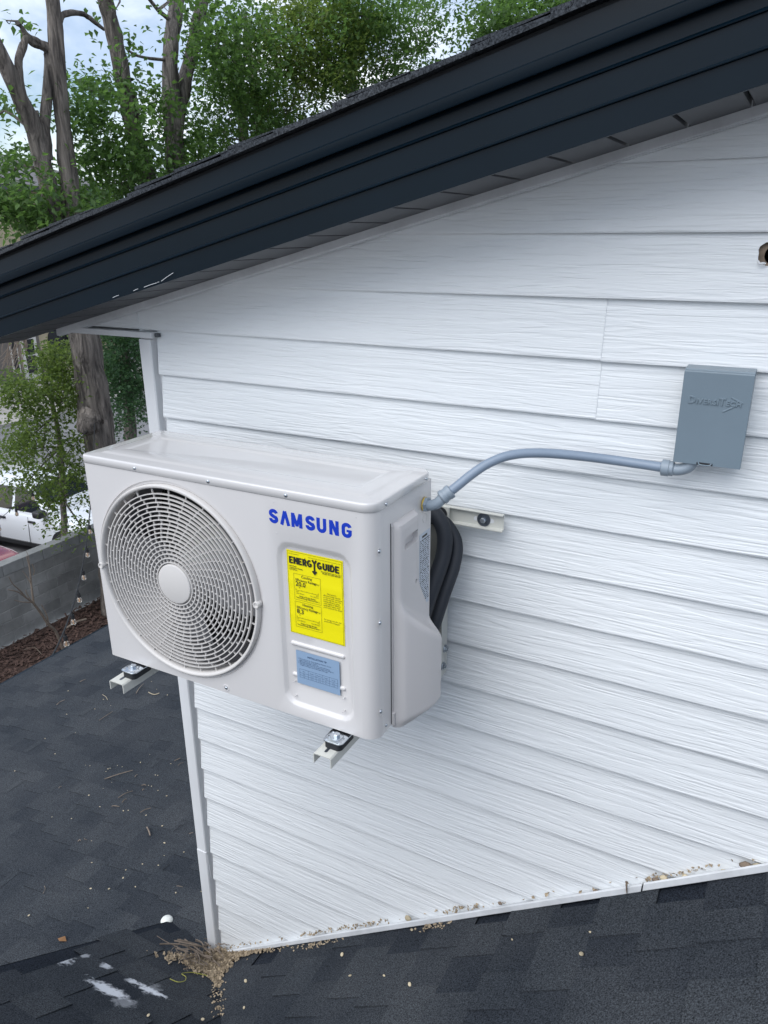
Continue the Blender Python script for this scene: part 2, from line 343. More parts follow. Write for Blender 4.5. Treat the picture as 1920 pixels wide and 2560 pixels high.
M['stucco'] = mat('tan_stucco', (0.46, 0.39, 0.27), 0.92, var=0.08, vscale=2, bump=0.3, bscale=60, coords='World')
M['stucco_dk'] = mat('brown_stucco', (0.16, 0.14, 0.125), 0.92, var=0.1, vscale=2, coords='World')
M['glass'] = mat('dark_window_glass', (0.015, 0.018, 0.022), 0.08, spec=0.8)
M['whitepaint'] = mat('white_door_paint', (0.62, 0.60, 0.56), 0.5)
M['roofgrey'] = mat('grey_roof', (0.15, 0.145, 0.15), 0.9, var=0.15, vscale=3)
M['gutter'] = mat('dark_gutter', (0.09, 0.10, 0.11), 0.5)
M['carwhite'] = mat('white_car_paint', (0.74, 0.77, 0.80), 0.18, coat=1.0)
M['carred'] = mat('dark_red_car_paint', (0.22, 0.012, 0.02), 0.16, coat=1.0, metal=0.2)
M['cartrim'] = mat('black_car_plastic', (0.02, 0.021, 0.023), 0.55)
M['tyre'] = mat('tyre_rubber', (0.015, 0.015, 0.015), 0.85)
M['rim'] = mat('alloy_rim', (0.42, 0.43, 0.45), 0.3, metal=1.0)
M['lamp'] = mat('clear_lamp', (0.6, 0.62, 0.65), 0.1, spec=0.8)
M['redlamp'] = mat('red_lamp', (0.3, 0.01, 0.01), 0.2)
M['cable'] = mat('black_cable', (0.012, 0.013, 0.015), 0.6)
M['bulb'] = mat('bulb_glass', (0.80, 0.74, 0.66), 0.05, trans=0.85)
M['filament'] = mat('amber_filament', (0.75, 0.42, 0.18), 0.4)
M['cup'] = mat('white_cup_plastic', (0.76, 0.77, 0.72), 0.4)
M['deadleaf'] = mat('brown_leaf', (0.22, 0.11, 0.045), 0.8)

# ------------------------------------------------------------------ levels of the place
ZY, ZL = -5.5, -6.0                    # yard and car park ground
RAKE = lambda x: 1.0465 + 0.2519 * x   # soffit line of the gable
SID, Z0 = 0.127, 0.8594                # siding exposure, reference butt line
AX, AY, AZ = -0.2267, -0.4595, 0.0917  # front lower left corner of the outdoor unit
ADEP, AH = 0.2626, 0.5403

# ground
g = pyd('ground', [(-9.95, -60, ZY), (400, -60, ZY), (400, 400, ZY), (-9.95, 400, ZY)], [(0, 1, 2, 3)], M['mulch']); tag(g, kind='structure')
g = pyd('parking_lot', [(-400, -300, ZL), (-9.9, -300, ZL), (-9.9, 500, ZL), (-400, 500, ZL)], [(0, 1, 2, 3)], M['asphalt']); tag(g, kind='structure')
g = bbox('pavement', -33.6, -26.0, -40, 120, ZL - 0.2, ZL + 0.13, M['walk']); tag(g, kind='structure')

# ================================================================== house
H = empty('house', (-0.468, 0, ZY), 'white sided house with black rake trim and charcoal shingle lower roofs', 'house')
def kid(name, bm, mt, sm=None):
    o = obj(name, bm, mt, None, sm); o.parent = H; o.matrix_parent_inverse = Matrix.Translation((0.468, 0, -ZY)); return o
def adopt(o, par=None):
    o.parent = par or H
    o.matrix_parent_inverse = Matrix.Translation((0.468, 0, -ZY))
    return o

# siding courses, each board a piece
def board(x0, x1, k, dy=0.0, dz=0.0):
    zt, zb = Z0 - (k - 1) * SID + dz, Z0 - k * SID + dz
    prof = [(0.0135, zt + 0.010), (0.0135, zt), (0.0, zb + 0.004), (0.0008, zb + 0.0008), (0.003, zb), (0.016, zb), (0.018, zt + 0.010)]
    bm = bmesh.new()
    loft(bm, [[(x, y + dy, z) for y, z in prof] for x in (x0, x1)])
    # cut to the rake
    n = Vector((-0.2519, 0, 1)).normalized()
    r = bmesh.ops.bisect_plane(bm, geom=bm.verts[:] + bm.edges[:] + bm.faces[:], plane_co=(0, 0, 1.0465 - 0.004), plane_no=n, clear_outer=True)
    es = [e for e in r['geom_cut'] if isinstance(e, bmesh.types.BMEdge)]
    if es: bmesh.ops.holes_fill(bm, edges=es)
    # cut to the lower roof
    n = Vector((0.717, 0, -1)).normalized()
    if zb < 0.3:
        r = bmesh.ops.bisect_plane(bm, geom=bm.verts[:] + bm.edges[:] + bm.faces[:], plane_co=(0, 0, -1.259 - 0.03), plane_no=n, clear_outer=True)
    if len(bm.faces) < 3: bm.free(); return None
    return kid('siding_board', bm, M['siding'])
holes_board = None
for k in range(-5, 21):
    xl = -0.408 if k > 0 else -0.80
    if k in (0, 1):
        board(xl, 0.8605, k); board(0.8585, 2.7, k, 0.0016, -0.0022)
    else:
        o = board(xl, 2.7, k)
        if k == -1: holes_board = o
# a torn hole in one board, raw sheathing and a dark cavity behind it
hc = at(1922, 634, y=0.005)
def blob(cx, cz, r, n, amp, seed):
    return [(cx + r * (1 + amp * mnoise.noise(Vector((math.cos(a) * 1.3 + seed, math.sin(a) * 1.3, seed)))) * math.cos(a), cz + 1.15 * r * (1 + amp * mnoise.noise(Vector((math.cos(a) * 1.3 + seed, math.sin(a) * 1.3, seed)))) * math.sin(a)) for a in [2 * math.pi * i / n for i in range(n)]]
bm = bmesh.new(); L1 = blob(hc.x, hc.z, 0.0185, 22, 0.35, 3.1); loft(bm, [[(x, -0.02, z) for x, z in L1], [(x, 0.04, z) for x, z in L1]])
cut = obj('cutter', bm, None); bool_cut(holes_board, [cut])
bm = bmesh.new()
Lo = blob(hc.x, hc.z, 0.028, 22, 0.2, 3.1); Li = blob(hc.x + 0.004, hc.z - 0.003, 0.0125, 22, 0.3, 5.0)
loft(bm, [[(x, 0.021, z) for x, z in Lo], [(x, 0.021, z) for x, z in Li], [(x, 0.035, z) for x, z in Li]], False, False); kid('sheathing', bm, M['wood_raw'])
bm = bmesh.new(); box(bm, hc.x - 0.08, hc.x + 0.08, 0.036, 0.2, hc.z - 0.08, hc.z + 0.08)
bm.faces.ensure_lookup_table(); bmesh.ops.delete(bm, geom=[f for f in bm.faces if abs(f.calc_center_median().y - 0.036) < 1e-4], context='FACES'); kid('wall_cavity', bm, M['dark'])
bm = bmesh.new(); tube(bm, smoothpath([(hc.x - 0.016, -0.001, hc.z - 0.013), (hc.x - 0.012, -0.005, hc.z - 0.017), (hc.x - 0.006, -0.003, hc.z - 0.0165), (hc.x - 0.003, -0.001, hc.z - 0.018)], 3), 0.0022, 5); kid('torn_edge', bm, M['trim'])

# walls that close the house behind the boards
bm = bmesh.new()
v = [bm.verts.new(p) for p in [(-0.465, 0.0, -1.6), (-0.465, 5.5, -1.6), (-0.465, 5.5, 0.92), (-0.465, 0.0, 0.92)]]; bm.faces.new(v); kid('side_wall', bm, M['siding'])
bm = bmesh.new(); box(bm, -3.55, 2.7, -2.4, 9.0, ZY, -2.33); kid('lower_wall', bm, M['siding'])
bm = bmesh.new(); box(bm, -0.44, 2.7, 0.03, 0.045, -1.9, 0.85); kid('backing_wall', bm, M['dark']) if False else bm.free()

# corner post of two lapped lengths, and its receiving channel
def post(z0, z1, y, w=0.045, x=-0.468):
    prof = [(x, 0.09), (x, y + 0.004), (x + 0.0012, y + 0.0012), (x + 0.004, y), (x + w - 0.003, y), (x + w, y + 0.003), (x + w, 0.012), (x + w - 0.006, 0.012), (x + w - 0.006, y + 0.006), (x + 0.006, y + 0.006), (x + 0.006, 0.09)]
    bm = bmesh.new(); loft(bm, [[(a, b, z0) for a, b in prof], [(a, b, z1) for a, b in prof]]); return kid('corner_post', bm, M['trim'], 30)
post(-1.058, 0.832, -0.006); p2 = post(-1.62, -1.047, -0.0085, 0.0455)
bm = bmesh.new(); prof = [(-0.4235, 0.011), (-0.4235, 0.0205), (-0.395, 0.0205), (-0.395, 0.022), (-0.426, 0.022), (-0.426, 0.011)]
loft(bm, [[(a, b, -1.62) for a, b in prof], [(a, b, 0.836) for a, b in prof]]); kid('corner_channel', bm, M['trim'])
bm = bmesh.new(); v = [bm.verts.new(q) for q in [(-0.4255, -0.0075, -1.045), (-0.4205, -0.004, -1.06), (-0.419, 0.004, -1.17), (-0.4225, 0.002, -1.185)]]; bm.faces.new(v); kid('bent_flange', bm, M['trim'])

# boxed eave return: white channel under the triangle of siding left of the corner
bm = bmesh.new(); box(bm, -0.765, -0.4065, -0.0155, 0.05, 0.8375, 0.8545, 0.0015, 1); kid('eave_return_channel', bm, M['trim'])
bm = bmesh.new(); box(bm, -0.404, -0.394, -0.004, 0.01, 0.8405, 0.8515); kid('channel_end_clip', bm, M['gutter'])
# frieze strip under the soffit, in three lapped lengths
def sheared(bm, prof, x0, x1):
    loft(bm, [[(x, y, z + RAKE(x)) for y, z in prof] for x in (x0, x1)])
for i, (a, b) in enumerate([(-0.80, 0.30), (0.298, 0.52), (0.518, 2.75)]):
    bm = bmesh.new(); t = 0.0006 * (i % 2)
    sheared(bm, [(-0.016 - t, 0.0), (-0.016 - t, -0.017), (-0.0145 - t, -0.0195), (-0.008, -0.0205), (-0.008, -0.0225), (0.001, -0.0225), (0.001, 0.0)], a, b); kid('frieze_strip', bm, M['trim_cap'])
# soffit planks with open grooves between them
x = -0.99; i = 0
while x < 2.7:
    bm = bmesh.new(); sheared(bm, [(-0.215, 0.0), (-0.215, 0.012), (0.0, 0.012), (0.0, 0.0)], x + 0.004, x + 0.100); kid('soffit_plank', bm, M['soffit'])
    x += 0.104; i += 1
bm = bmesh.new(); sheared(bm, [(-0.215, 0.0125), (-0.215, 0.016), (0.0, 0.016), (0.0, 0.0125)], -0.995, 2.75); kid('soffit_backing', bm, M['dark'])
# black rake fascia: three flat bands stepped by thin ribs
def band(z0, z1, y, name='fascia_band'):
    bm = bmesh.new()
    sheared(bm, [(y, z0), (y, z1 - 0.0075), (y - 0.0055, z1 - 0.0065), (y - 0.0058, z1 - 0.0050), (y - 0.0040, z1 - 0.0025), (y - 0.0004, z1), (y + 0.006, z1), (y + 0.006, z0)], -1.0, 2.8); kid(name, bm, M['fascia'], 20)
band(-0.004, 0.050, -0.222); band(0.050, 0.102, -0.2218); band(0.102, 0.150, -0.2216)
bm = bmesh.new(); sheared(bm, [(-0.216, 0.0), (-0.216, 0.17), (-0.19, 0.17), (-0.19, 0.0)], -0.995, 2.8); kid('barge_board', bm, M['fascia'])
bm = bmesh.new()   # drip edge lapping the fascia, hemmed at its foot
sheared(bm, [(-0.242, 0.127), (-0.243, 0.130), (-0.243, 0.146), (-0.240, 0.149), (-0.2385, 0.185), (-0.20, 0.187), (-0.20, 0.183), (-0.233, 0.181), (-0.2345, 0.149), (-0.237, 0.127)], -1.01, 2.8); kid('drip_edge', bm, M['fascia'], 20)
bm = bmesh.new(); sheared(bm, [(-0.23, 0.1875), (-0.23, 0.194), (5.5, 0.194), (5.5, 0.1875)], -1.0, 2.8)
UR = kid('upper_roof', bm, M['dark'])
bm = bmesh.new(); box(bm, -1.012, -0.996, -0.215, 5.5, RAKE(-1.0) + 0.02, RAKE(-1.0) + 0.18); kid('eave_fascia', bm, M['fascia'])
# pale scratches where the paint has come off the foot of the fascia
for (u0, v0, u1, v1) in [(282, 744, 297, 738), (334, 727, 345, 722), (360, 718, 392, 707), (394, 706, 398, 705), (403, 703, 433, 682)]:
    a, b = at(u0, v0, y=-0.2265), at(u1, v1, y=-0.2265); bm = bmesh.new(); tube(bm, [a, (a + b) / 2 + Vector((0, 0, 0.0005)), b], 0.0006, 4); kid('paint_scratch', bm, M['trim'])

# upper roof shingles, seen edge-on along the rake
def sub(o, parent):
    o.parent = parent; o.matrix_parent_inverse = Matrix.Identity(4)
    return o
def wedge(bm, P, u, c, n, e, w, t0, t1):
    """shingle tab: P lower corner, u up-slope, c along course, n normal"""
    q = [P, P + c * w, P + c * w + u * e, P + u * e]
    lo = [bm.verts.new(v) for v in q]
    hi = [bm.verts.new(q[0] + n * t0), bm.verts.new(q[1] + n * t0), bm.verts.new(q[2] + n * t1), bm.verts.new(q[3] + n * t1)]
    bm.faces.new(hi); bm.faces.new(lo[::-1])
    for i in range(4): bm.faces.new((lo[i], lo[(i + 1) % 4], hi[(i + 1) % 4], hi[i]))
un = Vector((1, 0, 0.2519)).normalized(); nn_ = Vector((-0.2519, 0, 1)).normalized()
xr = -1.03; i = 0
while xr < 2.7:
    bm = bmesh.new()
    P0 = Vector((xr, -0.252 - rnd.uniform(0, 0.006), RAKE(xr) + 0.194))
    wedge(bm, P0, un, Vector((0, 1, 0)), nn_, 0.30, 0.9, 0.011 + rnd.uniform(0, 0.006), 0.003)
    o = obj('shingle', bm, M['shingle']); sub(o, UR); o.color = (.5, .5, .5, 1)
    if i % 2 == 0 or rnd.random() < 0.3:
        bm = bmesh.new(); wedge(bm, P0 + nn_ * 0.012 + un * rnd.uniform(0.0, 0.05), un, Vector((0, 1, 0)), nn_, 0.12 + rnd.uniform(0, 0.05), rnd.uniform(0.1, 0.3), 0.008, 0.002)
        o = obj('shingle', bm, M['shingle']); sub(o, UR); o.color = (.7, .7, .7, 1)
    xr += 0.14; i += 1

# ---- lower roofs: right slope (falls to -X), front slope (falls to +Y, valley with the right slope), low slope (falls gently to -X)
LR = empty('lower_roof'); LR.parent = H; LR.matrix_parent_inverse = Matrix.Translation((0.468, 0, -ZY))
def deck(name, pts, mt=None):
    pts = [Vector(p) for p in pts]; bm = bmesh.new()
    top = [bm.verts.new(p) for p in pts]; bot = [bm.verts.new(p - Vector((0, 0, 0.03))) for p in pts]
    bm.faces.new(top); bm.faces.new(bot[::-1])
    for i in range(len(pts)): bm.faces.new((top[i], top[(i + 1) % len(pts)], bot[(i + 1) % len(pts)], bot[i]))
    o = obj(name, bm, mt or M['shingle']); o.parent = LR; o.color = (.1, .1, .1, 1); o.matrix_parent_inverse = Matrix.Identity(4); return o
ZR = lambda x: -1.259 + 0.717 * x
ZM = lambda y: -1.575 - 0.717 * y
ZLW = lambda x: -1.485 + 0.2 * x
deck('roof_deck', [(-0.6, -2.4, ZR(-0.6) - 0.006), (2.7, -2.4, ZR(2.7) - 0.006), (2.7, 0.02, ZR(2.7) - 0.006), (-0.6, 0.02, ZR(-0.6) - 0.006)])
deck('roof_deck', [(-0.75, -2.4, ZM(-2.4) - 0.006), (1.9, -2.4, ZM(-2.4) - 0.006), (-0.40, 0.0, ZM(0.0) - 0.006), (-0.40, 0.09, ZM(0.09) - 0.006), (-0.75, 0.09, ZM(0.09) - 0.006)])
deck('roof_deck', [(-4.0, -2.4, ZLW(-4.0) - 0.006), (-0.3, -2.4, ZLW(-0.3) - 0.006), (-0.3, 9.0, ZLW(-0.3) - 0.006), (-4.0, 9.0, ZLW(-4.0) - 0.006)])
UNIT = None
def unit_tab():
    bm = bmesh.new(); wedge(bm, Vector((0, 0, 0)), Vector((0, 1, 0)), Vector((1, 0, 0)), Vector((0, 0, 1)), 1, 1, 1, 0.25)
    bmesh.ops.recalc_face_normals(bm, faces=bm.faces)
    me = bpy.data.meshes.new('shingle'); bm.to_mesh(me); bm.free(); return me
tabs = []          # (origin, c, u, n, w, e, t, material key)
def lay(origin, c, u, ncourse, length, e, key, inside, tmin=0.003, tmax=0.0075, lo=(.22, .38), hi=(.36, .52), streak=0.0):
    c = Vector(c).normalized(); u = Vector(u).normalized(); n = c.cross(u)
    if n.z < 0: n = -n
    for i in range(ncourse):
        s = -rnd.uniform(0, 0.3); tooth = rnd.random() < 0.5
        while s < length:
            w = rnd.uniform(0.09, 0.21) if tooth else rnd.uniform(0.07, 0.17)
            P = Vector(origin) + u * (i * e) + c * s
            mid = P + c * w / 2 + u * e / 2
            if inside(mid): tabs.append((P, c, u, n, w, e * 1.12, (tmax if tooth else tmin) * rnd.uniform(0.85, 1.15), key, rnd.uniform(*hi) if tooth else rnd.uniform(*lo)))
            if inside(mid) and not tooth and rnd.random() < streak: tabs.append((P + n * 0.0034 + c * w * .1, c, u, n, w * rnd.uniform(.7, 1.1), e * rnd.uniform(.22, .34), 0.0015, key, rnd.uniform(.85, 1.0)))
            s += w; tooth = not tooth
E_R = 0.1465
lay((-0.55, -2.4, ZR(-0.55)), (0, 1, 0), (1, 0, 0.717), 27, 2.41, E_R, 'shingle', lambda p: p.x > -0.4407 - p.y - 0.1 and p.y < -0.0)
lay((-0.7567, 0.09, ZM(0.09)), (1, 0, 0), (0, -1, 0.717), 20, 2.6, E_R, 'shingle_m', lambda p: p.x < -0.4407 - p.y + 0.1 and p.x > -0.70)
lay((-4.02, -2.4, ZLW(-4.02)), (0, 1, 0), (1, 0, 0.2), 25, 11.3, 0.1515, 'shingle', lambda p: p.x < -0.45 + (0.0 if p.y > 0 else 0.1) and not (p.x > -0.7 and p.y < -0.15), 0.003, 0.006, (.34, .46), (.40, .54), 0.16)
# the 290 tabs that show largest become pieces, the rest one mass
def inframe(p):
    q = p - CAM; z = q.dot(C_F)
    if z <= 0.1: return False
    u, v = 960 + F_PX * q.dot(C_R) / z, 1280 + F_PX * q.dot(C_D) / z
    return -60 < u < 1980 and 1400 < v < 2640
def hidden_tab(t):
    p = t[0]
    if t[7] == 'shingle' and abs(p.z - ZLW(p.x)) < 0.05 and p.x > -0.95 and p.y < 0: return True
    return False
score = []
for i, t in enumerate(tabs):
    mid = t[0] + t[1] * t[4] / 2 + t[2] * t[5] / 2; dv = CAM - mid
    sc = t[4] * t[5] * abs(dv.normalized().dot(t[3])) / dv.length_squared
    score.append((sc if inframe(mid) and not hidden_tab(t) else sc * 1e-4, i))
score.sort(reverse=True)
big = {i for s, i in score[:290]}
me_tab = {}
V, Fc, T, MI = [], [], [], []
for i, (P, c, u, n, w, e, t, key, tone) in enumerate(tabs):
    if i in big:
        if key not in me_tab:
            me_tab[key] = unit_tab(); me_tab[key].materials.append(M[key])
        o = bpy.data.objects.new('shingle', me_tab[key]); COL.objects.link(o); o.color = (tone, tone, tone, 1)
        g2 = 0.0012
        mw = Matrix(((c.x * (w - g2), u.x * e, n.x * t, P.x), (c.y * (w - g2), u.y * e, n.y * t, P.y), (c.z * (w - g2), u.z * e, n.z * t, P.z), (0, 0, 0, 1)))
        o.parent = LR; o.matrix_parent_inverse = Matrix.Identity(4); o.matrix_basis = mw
    else:
        b0 = len(V); q = [P, P + c * (w - .0012), P + c * (w - .0012) + u * e, P + u * e]
        V += [tuple(v) for v in q] + [tuple(q[0] + n * t), tuple(q[1] + n * t), tuple(q[2] + n * t * .25), tuple(q[3] + n * t * .25)]
        Fc += [(b0 + 4, b0 + 5, b0 + 6, b0 + 7)] + [(b0 + a, b0 + (a + 1) % 4, b0 + 4 + (a + 1) % 4, b0 + 4 + a) for a in range(4)]
        T += [tone] * 8; MI += [1 if key == 'shingle_m' else 0] * 5
o = pyd('shingle_field', V, Fc, [M['shingle'], M['shingle_m']]); o.parent = LR; o.color = (0, 0, 0, 1); tag(o, kind='stuff')
o.data.polygons.foreach_set('material_index', MI)
a_ = o.data.attributes.new('tone', 'FLOAT', 'POINT'); a_.data.foreach_set('value', T)
bm = bmesh.new(); box(bm, -4.05, -4.02, -2.4, 9.0, ZLW(-4.04) - 0.14, ZLW(-4.04) + 0.004); o = obj('eave_drip_edge', bm, M['fascia']); sub(o, LR)
bm = bmesh.new()
v = [bm.verts.new(q) for q in [(-0.752, 0.09, ZM(0.09) - 0.005), (-0.752, -2.4, ZM(-2.4) - 0.005), (-0.752, -2.4, ZLW(-0.75)), (-0.752, 0.09, ZLW(-0.75) - 0.02)]]; bm.faces.new(v); o = obj('rake_wall', bm, M['fascia']); sub(o, LR)
# white base flashing where the right slope meets the wall
def baseflash(x0, x1, dy, z0, z1):
    bm = bmesh.new(); loft(bm, [[(x, y - dy, ZR(x) + z) for y, z in [(-0.020, z0), (-0.022, z0 + 0.003), (-0.020, z1 - 0.003), (-0.016, z1), (-0.013, z1 - 0.002), (-0.013, z0 + 0.008), (0.012, z0 + 0.004), (0.012, z0)]] for x in (x0, x1)])
    kid('base_flashing', bm, M['trim_cap'], 30)
baseflash(-0.425, 0.05, 0.0, 0.006, 0.026); baseflash(0.047, 1.088, 0.0012, 0.006, 0.029); baseflash(1.092, 2.7, 0.0, 0.006, 0.030)
fp = at(1568, 2222, y=-0.025); bm = bmesh.new(); tube(bm, smoothpath([fp + Vector((-0.004, 0, 0.022)), fp + Vector((-0.002, -0.003, 0.008)), fp + Vector((0.001, -0.002, -0.014))], 3), [0.004, 0.003, 0.003, 0.002, 0.002, 0.0015, 0.001][:7], 5); kid('rusty_clip', bm, M['wood_raw'])

# ================================================================== outdoor unit
A = empty('air_conditioner_outdoor_unit', (AX, AY, AZ), 'ivory outdoor air conditioner with round fan grille, blue lettering and yellow label', 'air conditioner')
FCX, FCZ, FR = 0.2625, 0.2625, 0.238
def ray_rect(cx, cz, a, x0, x1, z0, z1):
    dx, dz = math.cos(a), math.sin(a); t = 1e9
    if dx > 1e-9: t = min(t, (x1 - cx) / dx)
    if dx < -1e-9: t = min(t, (x0 - cx) / dx)
    if dz > 1e-9: t = min(t, (z1 - cz) / dz)
    if dz < -1e-9: t = min(t, (z0 - cz) / dz)
    return (cx + dx * t, cz + dz * t)
def angles(cx, cz, rect, n):
    x0, x1, z0, z1 = rect
    A_ = [2 * math.pi * i / n for i in range(n)] + [math.atan2(z - cz, x - cx) % (2 * math.pi) for x in (x0, x1) for z in (z0, z1)]
    return sorted(set(round(a, 6) for a in A_))
bm = bmesh.new()
rect = (0.010, 0.530, 0.0, 0.5195); an = angles(FCX, FCZ, rect, 96)
outer = [ray_rect(FCX, FCZ, a, *rect) for a in an]
loops = [[(x, 0.0, z) for x, z in outer]]
for r, y in ((0.2475, 0.0), (0.2465, 0.0035), (0.2440, 0.0045), (0.240, 0.0045), (0.236, 0.02), (0.236, 0.055)):
    loops.append([(FCX + r * math.cos(a), y, FCZ + r * math.sin(a)) for a in an])
loft(bm, loops, False, False)
# right part with the stepped-in label panel
rect2 = (0.530, 0.757, 0.0, 0.5195); cx2, cz2 = 0.645, 0.23; an2 = angles(cx2, cz2, rect2, 96)
def rr_at(a, x0, x1, z0, z1, r):
    # radial hit of a rounded rectangle, by bisection
    def inside(px, pz):
        qx = max(x0 + r - px, px - (x1 - r), 0); qz = max(z0 + r - pz, pz - (z1 - r), 0)
        if px < x0 or px > x1 or pz < z0 or pz > z1: return False
        return qx * qx + qz * qz <= r * r + 1e-12
    lo, hi = 0, 1.0
    for _ in range(40):
        md = (lo + hi) / 2
        if inside(cx2 + math.cos(a) * md, cz2 + math.sin(a) * md): lo = md
        else: hi = md
    return (cx2 + math.cos(a) * lo, cz2 + math.sin(a) * lo)
L = [[(x, 0.0, z) for x, z in [ray_rect(cx2, cz2, a, *rect2) for a in an2]]]
for (ins, insT, y, r) in ((0, 0, 0.0, 0.034), (0.003, 0.005, 0.0016, 0.032), (0.008, 0.014, 0.0075, 0.027), (0.011, 0.019, 0.0090, 0.024)):
    L.append([(x, y, z) for x, z in [rr_at(a, 0.552 + ins, 0.738 - ins, 0.026 + ins, 0.428 - insT, r) for a in an2]])
loft(bm, L, False, True)
# rounded right corner and its return along the side
nA = 8; arc = [(0.757 + 0.033 * math.sin(math.pi / 2 * k / nA), 0.033 - 0.033 * math.cos(math.pi / 2 * k / nA)) for k in range(nA + 1)] + [(0.7895, 0.0345), (0.787, 0.035)]
lo = [bm.verts.new((x, y, 0.0)) for x, y in arc]; hi = [bm.verts.new((x, y, 0.5195)) for x, y in arc]
for k in range(len(arc) - 1): bm.faces.new((lo[k], lo[k + 1], hi[k + 1], hi[k]))
arc = [(0.0, 0.262), (0.0, 0.010)] + [(0.010 - 0.010 * math.cos(math.pi / 2 * k / 4), 0.010 - 0.010 * math.sin(math.pi / 2 * k / 4)) for k in range(1, 5)]
lo = [bm.verts.new((x, y, 0.0)) for x, y in arc]; hi = [bm.verts.new((x, y, 0.5195)) for x, y in arc]
for k in range(len(arc) - 1): bm.faces.new((lo[k], lo[k + 1], hi[k + 1], hi[k]))
bmesh.ops.remove_doubles(bm, verts=bm.verts, dist=1e-5)
front = obj('front_panel', bm, M['ac'], A, 30)
# stamped ridges in the label panel
def ridge(x0, x1, z, r=0.0055):
    bm = bmesh.new(); n = 12; prof = []
    pts = [Vector((x0 + r, 0.0086, z)), Vector((x1 - r, 0.0086, z))]
    for cxx, rng in ((x1 - r, range(-6, 7)), (x0 + r, range(6, 19))):
        for k in rng: prof.append((cxx, k * math.pi / 12))
    Ls = []
    for s, y in ((1.0, 0.0092), (0.75, 0.0062), (0.4, 0.0048)):
        Ls.append([(c + r * s * math.cos(a), y, z + r * s * math.sin(a)) for c, a in prof])
    loft(bm, Ls, False, True); obj('stamped_ridge', bm, M['ac'], front, 60)
ridge(0.573, 0.7115, 0.1835); ridge(0.573, 0.598, 0.1048); ridge(0.690, 0.7115, 0.1048)
# side panel, back coil, base, left guard
bm = bmesh.new(); box(bm, 0.70, 0.7885, 0.0362, 0.262, 0.0, 0.5195); obj('side_panel', bm, M['ac'], A)
bm = bmesh.new(); box(bm, 0.006, 0.70, 0.235, 0.262, 0.004, 0.5195); obj('coil', bm, M['coil'], A)
bm = bmesh.new(); box(bm, 0.02, 0.75, 0.03, 0.258, -0.006, 0.0); obj('base_pan', bm, M['ac'], A)
bm = bmesh.new(); box(bm, 0.56, 0.565, 0.012, 0.235, 0.001, 0.518); obj('partition', bm, M['dark'], A)
bm = bmesh.new(); box(bm, 0.012, 0.56, 0.225, 0.2345, 0.001, 0.518); obj('coil_face', bm, M['coil'], A)
# lid: rounded, with stamped plateau lines
bm = bmesh.new(); rad = (0.014, 0.034, 0.030, 0.014)
def lid_loop(ins, z, rr=None):
    rd = tuple(max(q - ins, 0.004) for q in (rr or rad))
    return [(x, y, z) for x, y in rrect(-0.002 + ins, 0.792 - ins, -0.002 + ins, 0.2645 - ins, rd, 6)]
Ls = [lid_loop(0.0012, 0.5202), lid_loop(0.0, 0.5212), lid_loop(0.0, 0.5362), lid_loop(0.0008, 0.5380), lid_loop(0.0026, 0.5393), lid_loop(0.0055, 0.5398), lid_loop(0.030, 0.5404), lid_loop(0.033, 0.5408), lid_loop(0.038, 0.5426), lid_loop(0.042, 0.5432), lid_loop(0.070, 0.5437), lid_loop(0.073, 0.5434), lid_loop(0.077, 0.5420), lid_loop(0.081, 0.5416)]
loft(bm, Ls, True, True); obj('top_cover', bm, M['ac_lid'], A, 50)

# fan, shroud and grille
bm = bmesh.new(); lathe(bm, [(0.2358, 0.05), (0.232, 0.11), (0.232, 0.16)], (FCX, 0, FCZ), 'y', 64)
for f in [f for f in bm.faces if len(f.verts) > 4]: bm.faces.remove(f)
obj('fan_shroud', bm, M['blade'], A, 60)
fan = empty('fan'); fan.parent = A
bm = bmesh.new(); lathe(bm, [(0.0, 0.045), (0.05, 0.048), (0.058, 0.056), (0.058, 0.11)], (FCX, 0, FCZ), 'y', 32); bmesh.ops.remove_doubles(bm, verts=bm.verts, dist=1e-6); obj('fan_hub', bm, M['blade'], fan, 40)
for b0 in (math.radians(140), math.radians(320)):
    bm = bmesh.new(); NR, NA = 6, 14; G = []
    for i in range(NR + 1):
        r = 0.055 + (0.222 - 0.055) * i / NR; row = []
        sw = 0.45 * (i / NR) ** 1.5
        for j in range(NA + 1):
            a = b0 + sw + math.radians(112 - 10 * i / NR) * j / NA
            row.append(bm.verts.new((FCX + r * math.cos(a), 0.052 + 0.060 * j / NA + 0.006 * math.sin(j / NA * math.pi), FCZ + r * math.sin(a))))
        G.append(row)
    for i in range(NR):
        for j in range(NA): bm.faces.new((G[i][j], G[i][j + 1], G[i + 1][j + 1], G[i + 1][j]))
    obj('fan_blade', bm, M['blade'], fan, 60)
GR = empty('fan_grille'); GR.parent = A
dome = lambda r: -0.004 - 0.006 * (1 - (r / 0.228) ** 2)
bm = bmesh.new(); lathe(bm, [(0.2395, 0.0046), (0.2395, -0.0060), (0.2375, -0.0095), (0.2345, -0.0100), (0.2318, -0.0080), (0.2300, -0.0030), (0.2295, 0.010), (0.234, 0.010)], (FCX, 0, FCZ), 'y', 128)
for f in [f for f in bm.faces if len(f.verts) > 4]: bm.faces.remove(f)
obj('grille_rim', bm, M['grille'], GR, 50)
NRING = 17; rs = [0.0535 + (0.2275 - 0.0535) * k / NRING for k in range(NRING)]
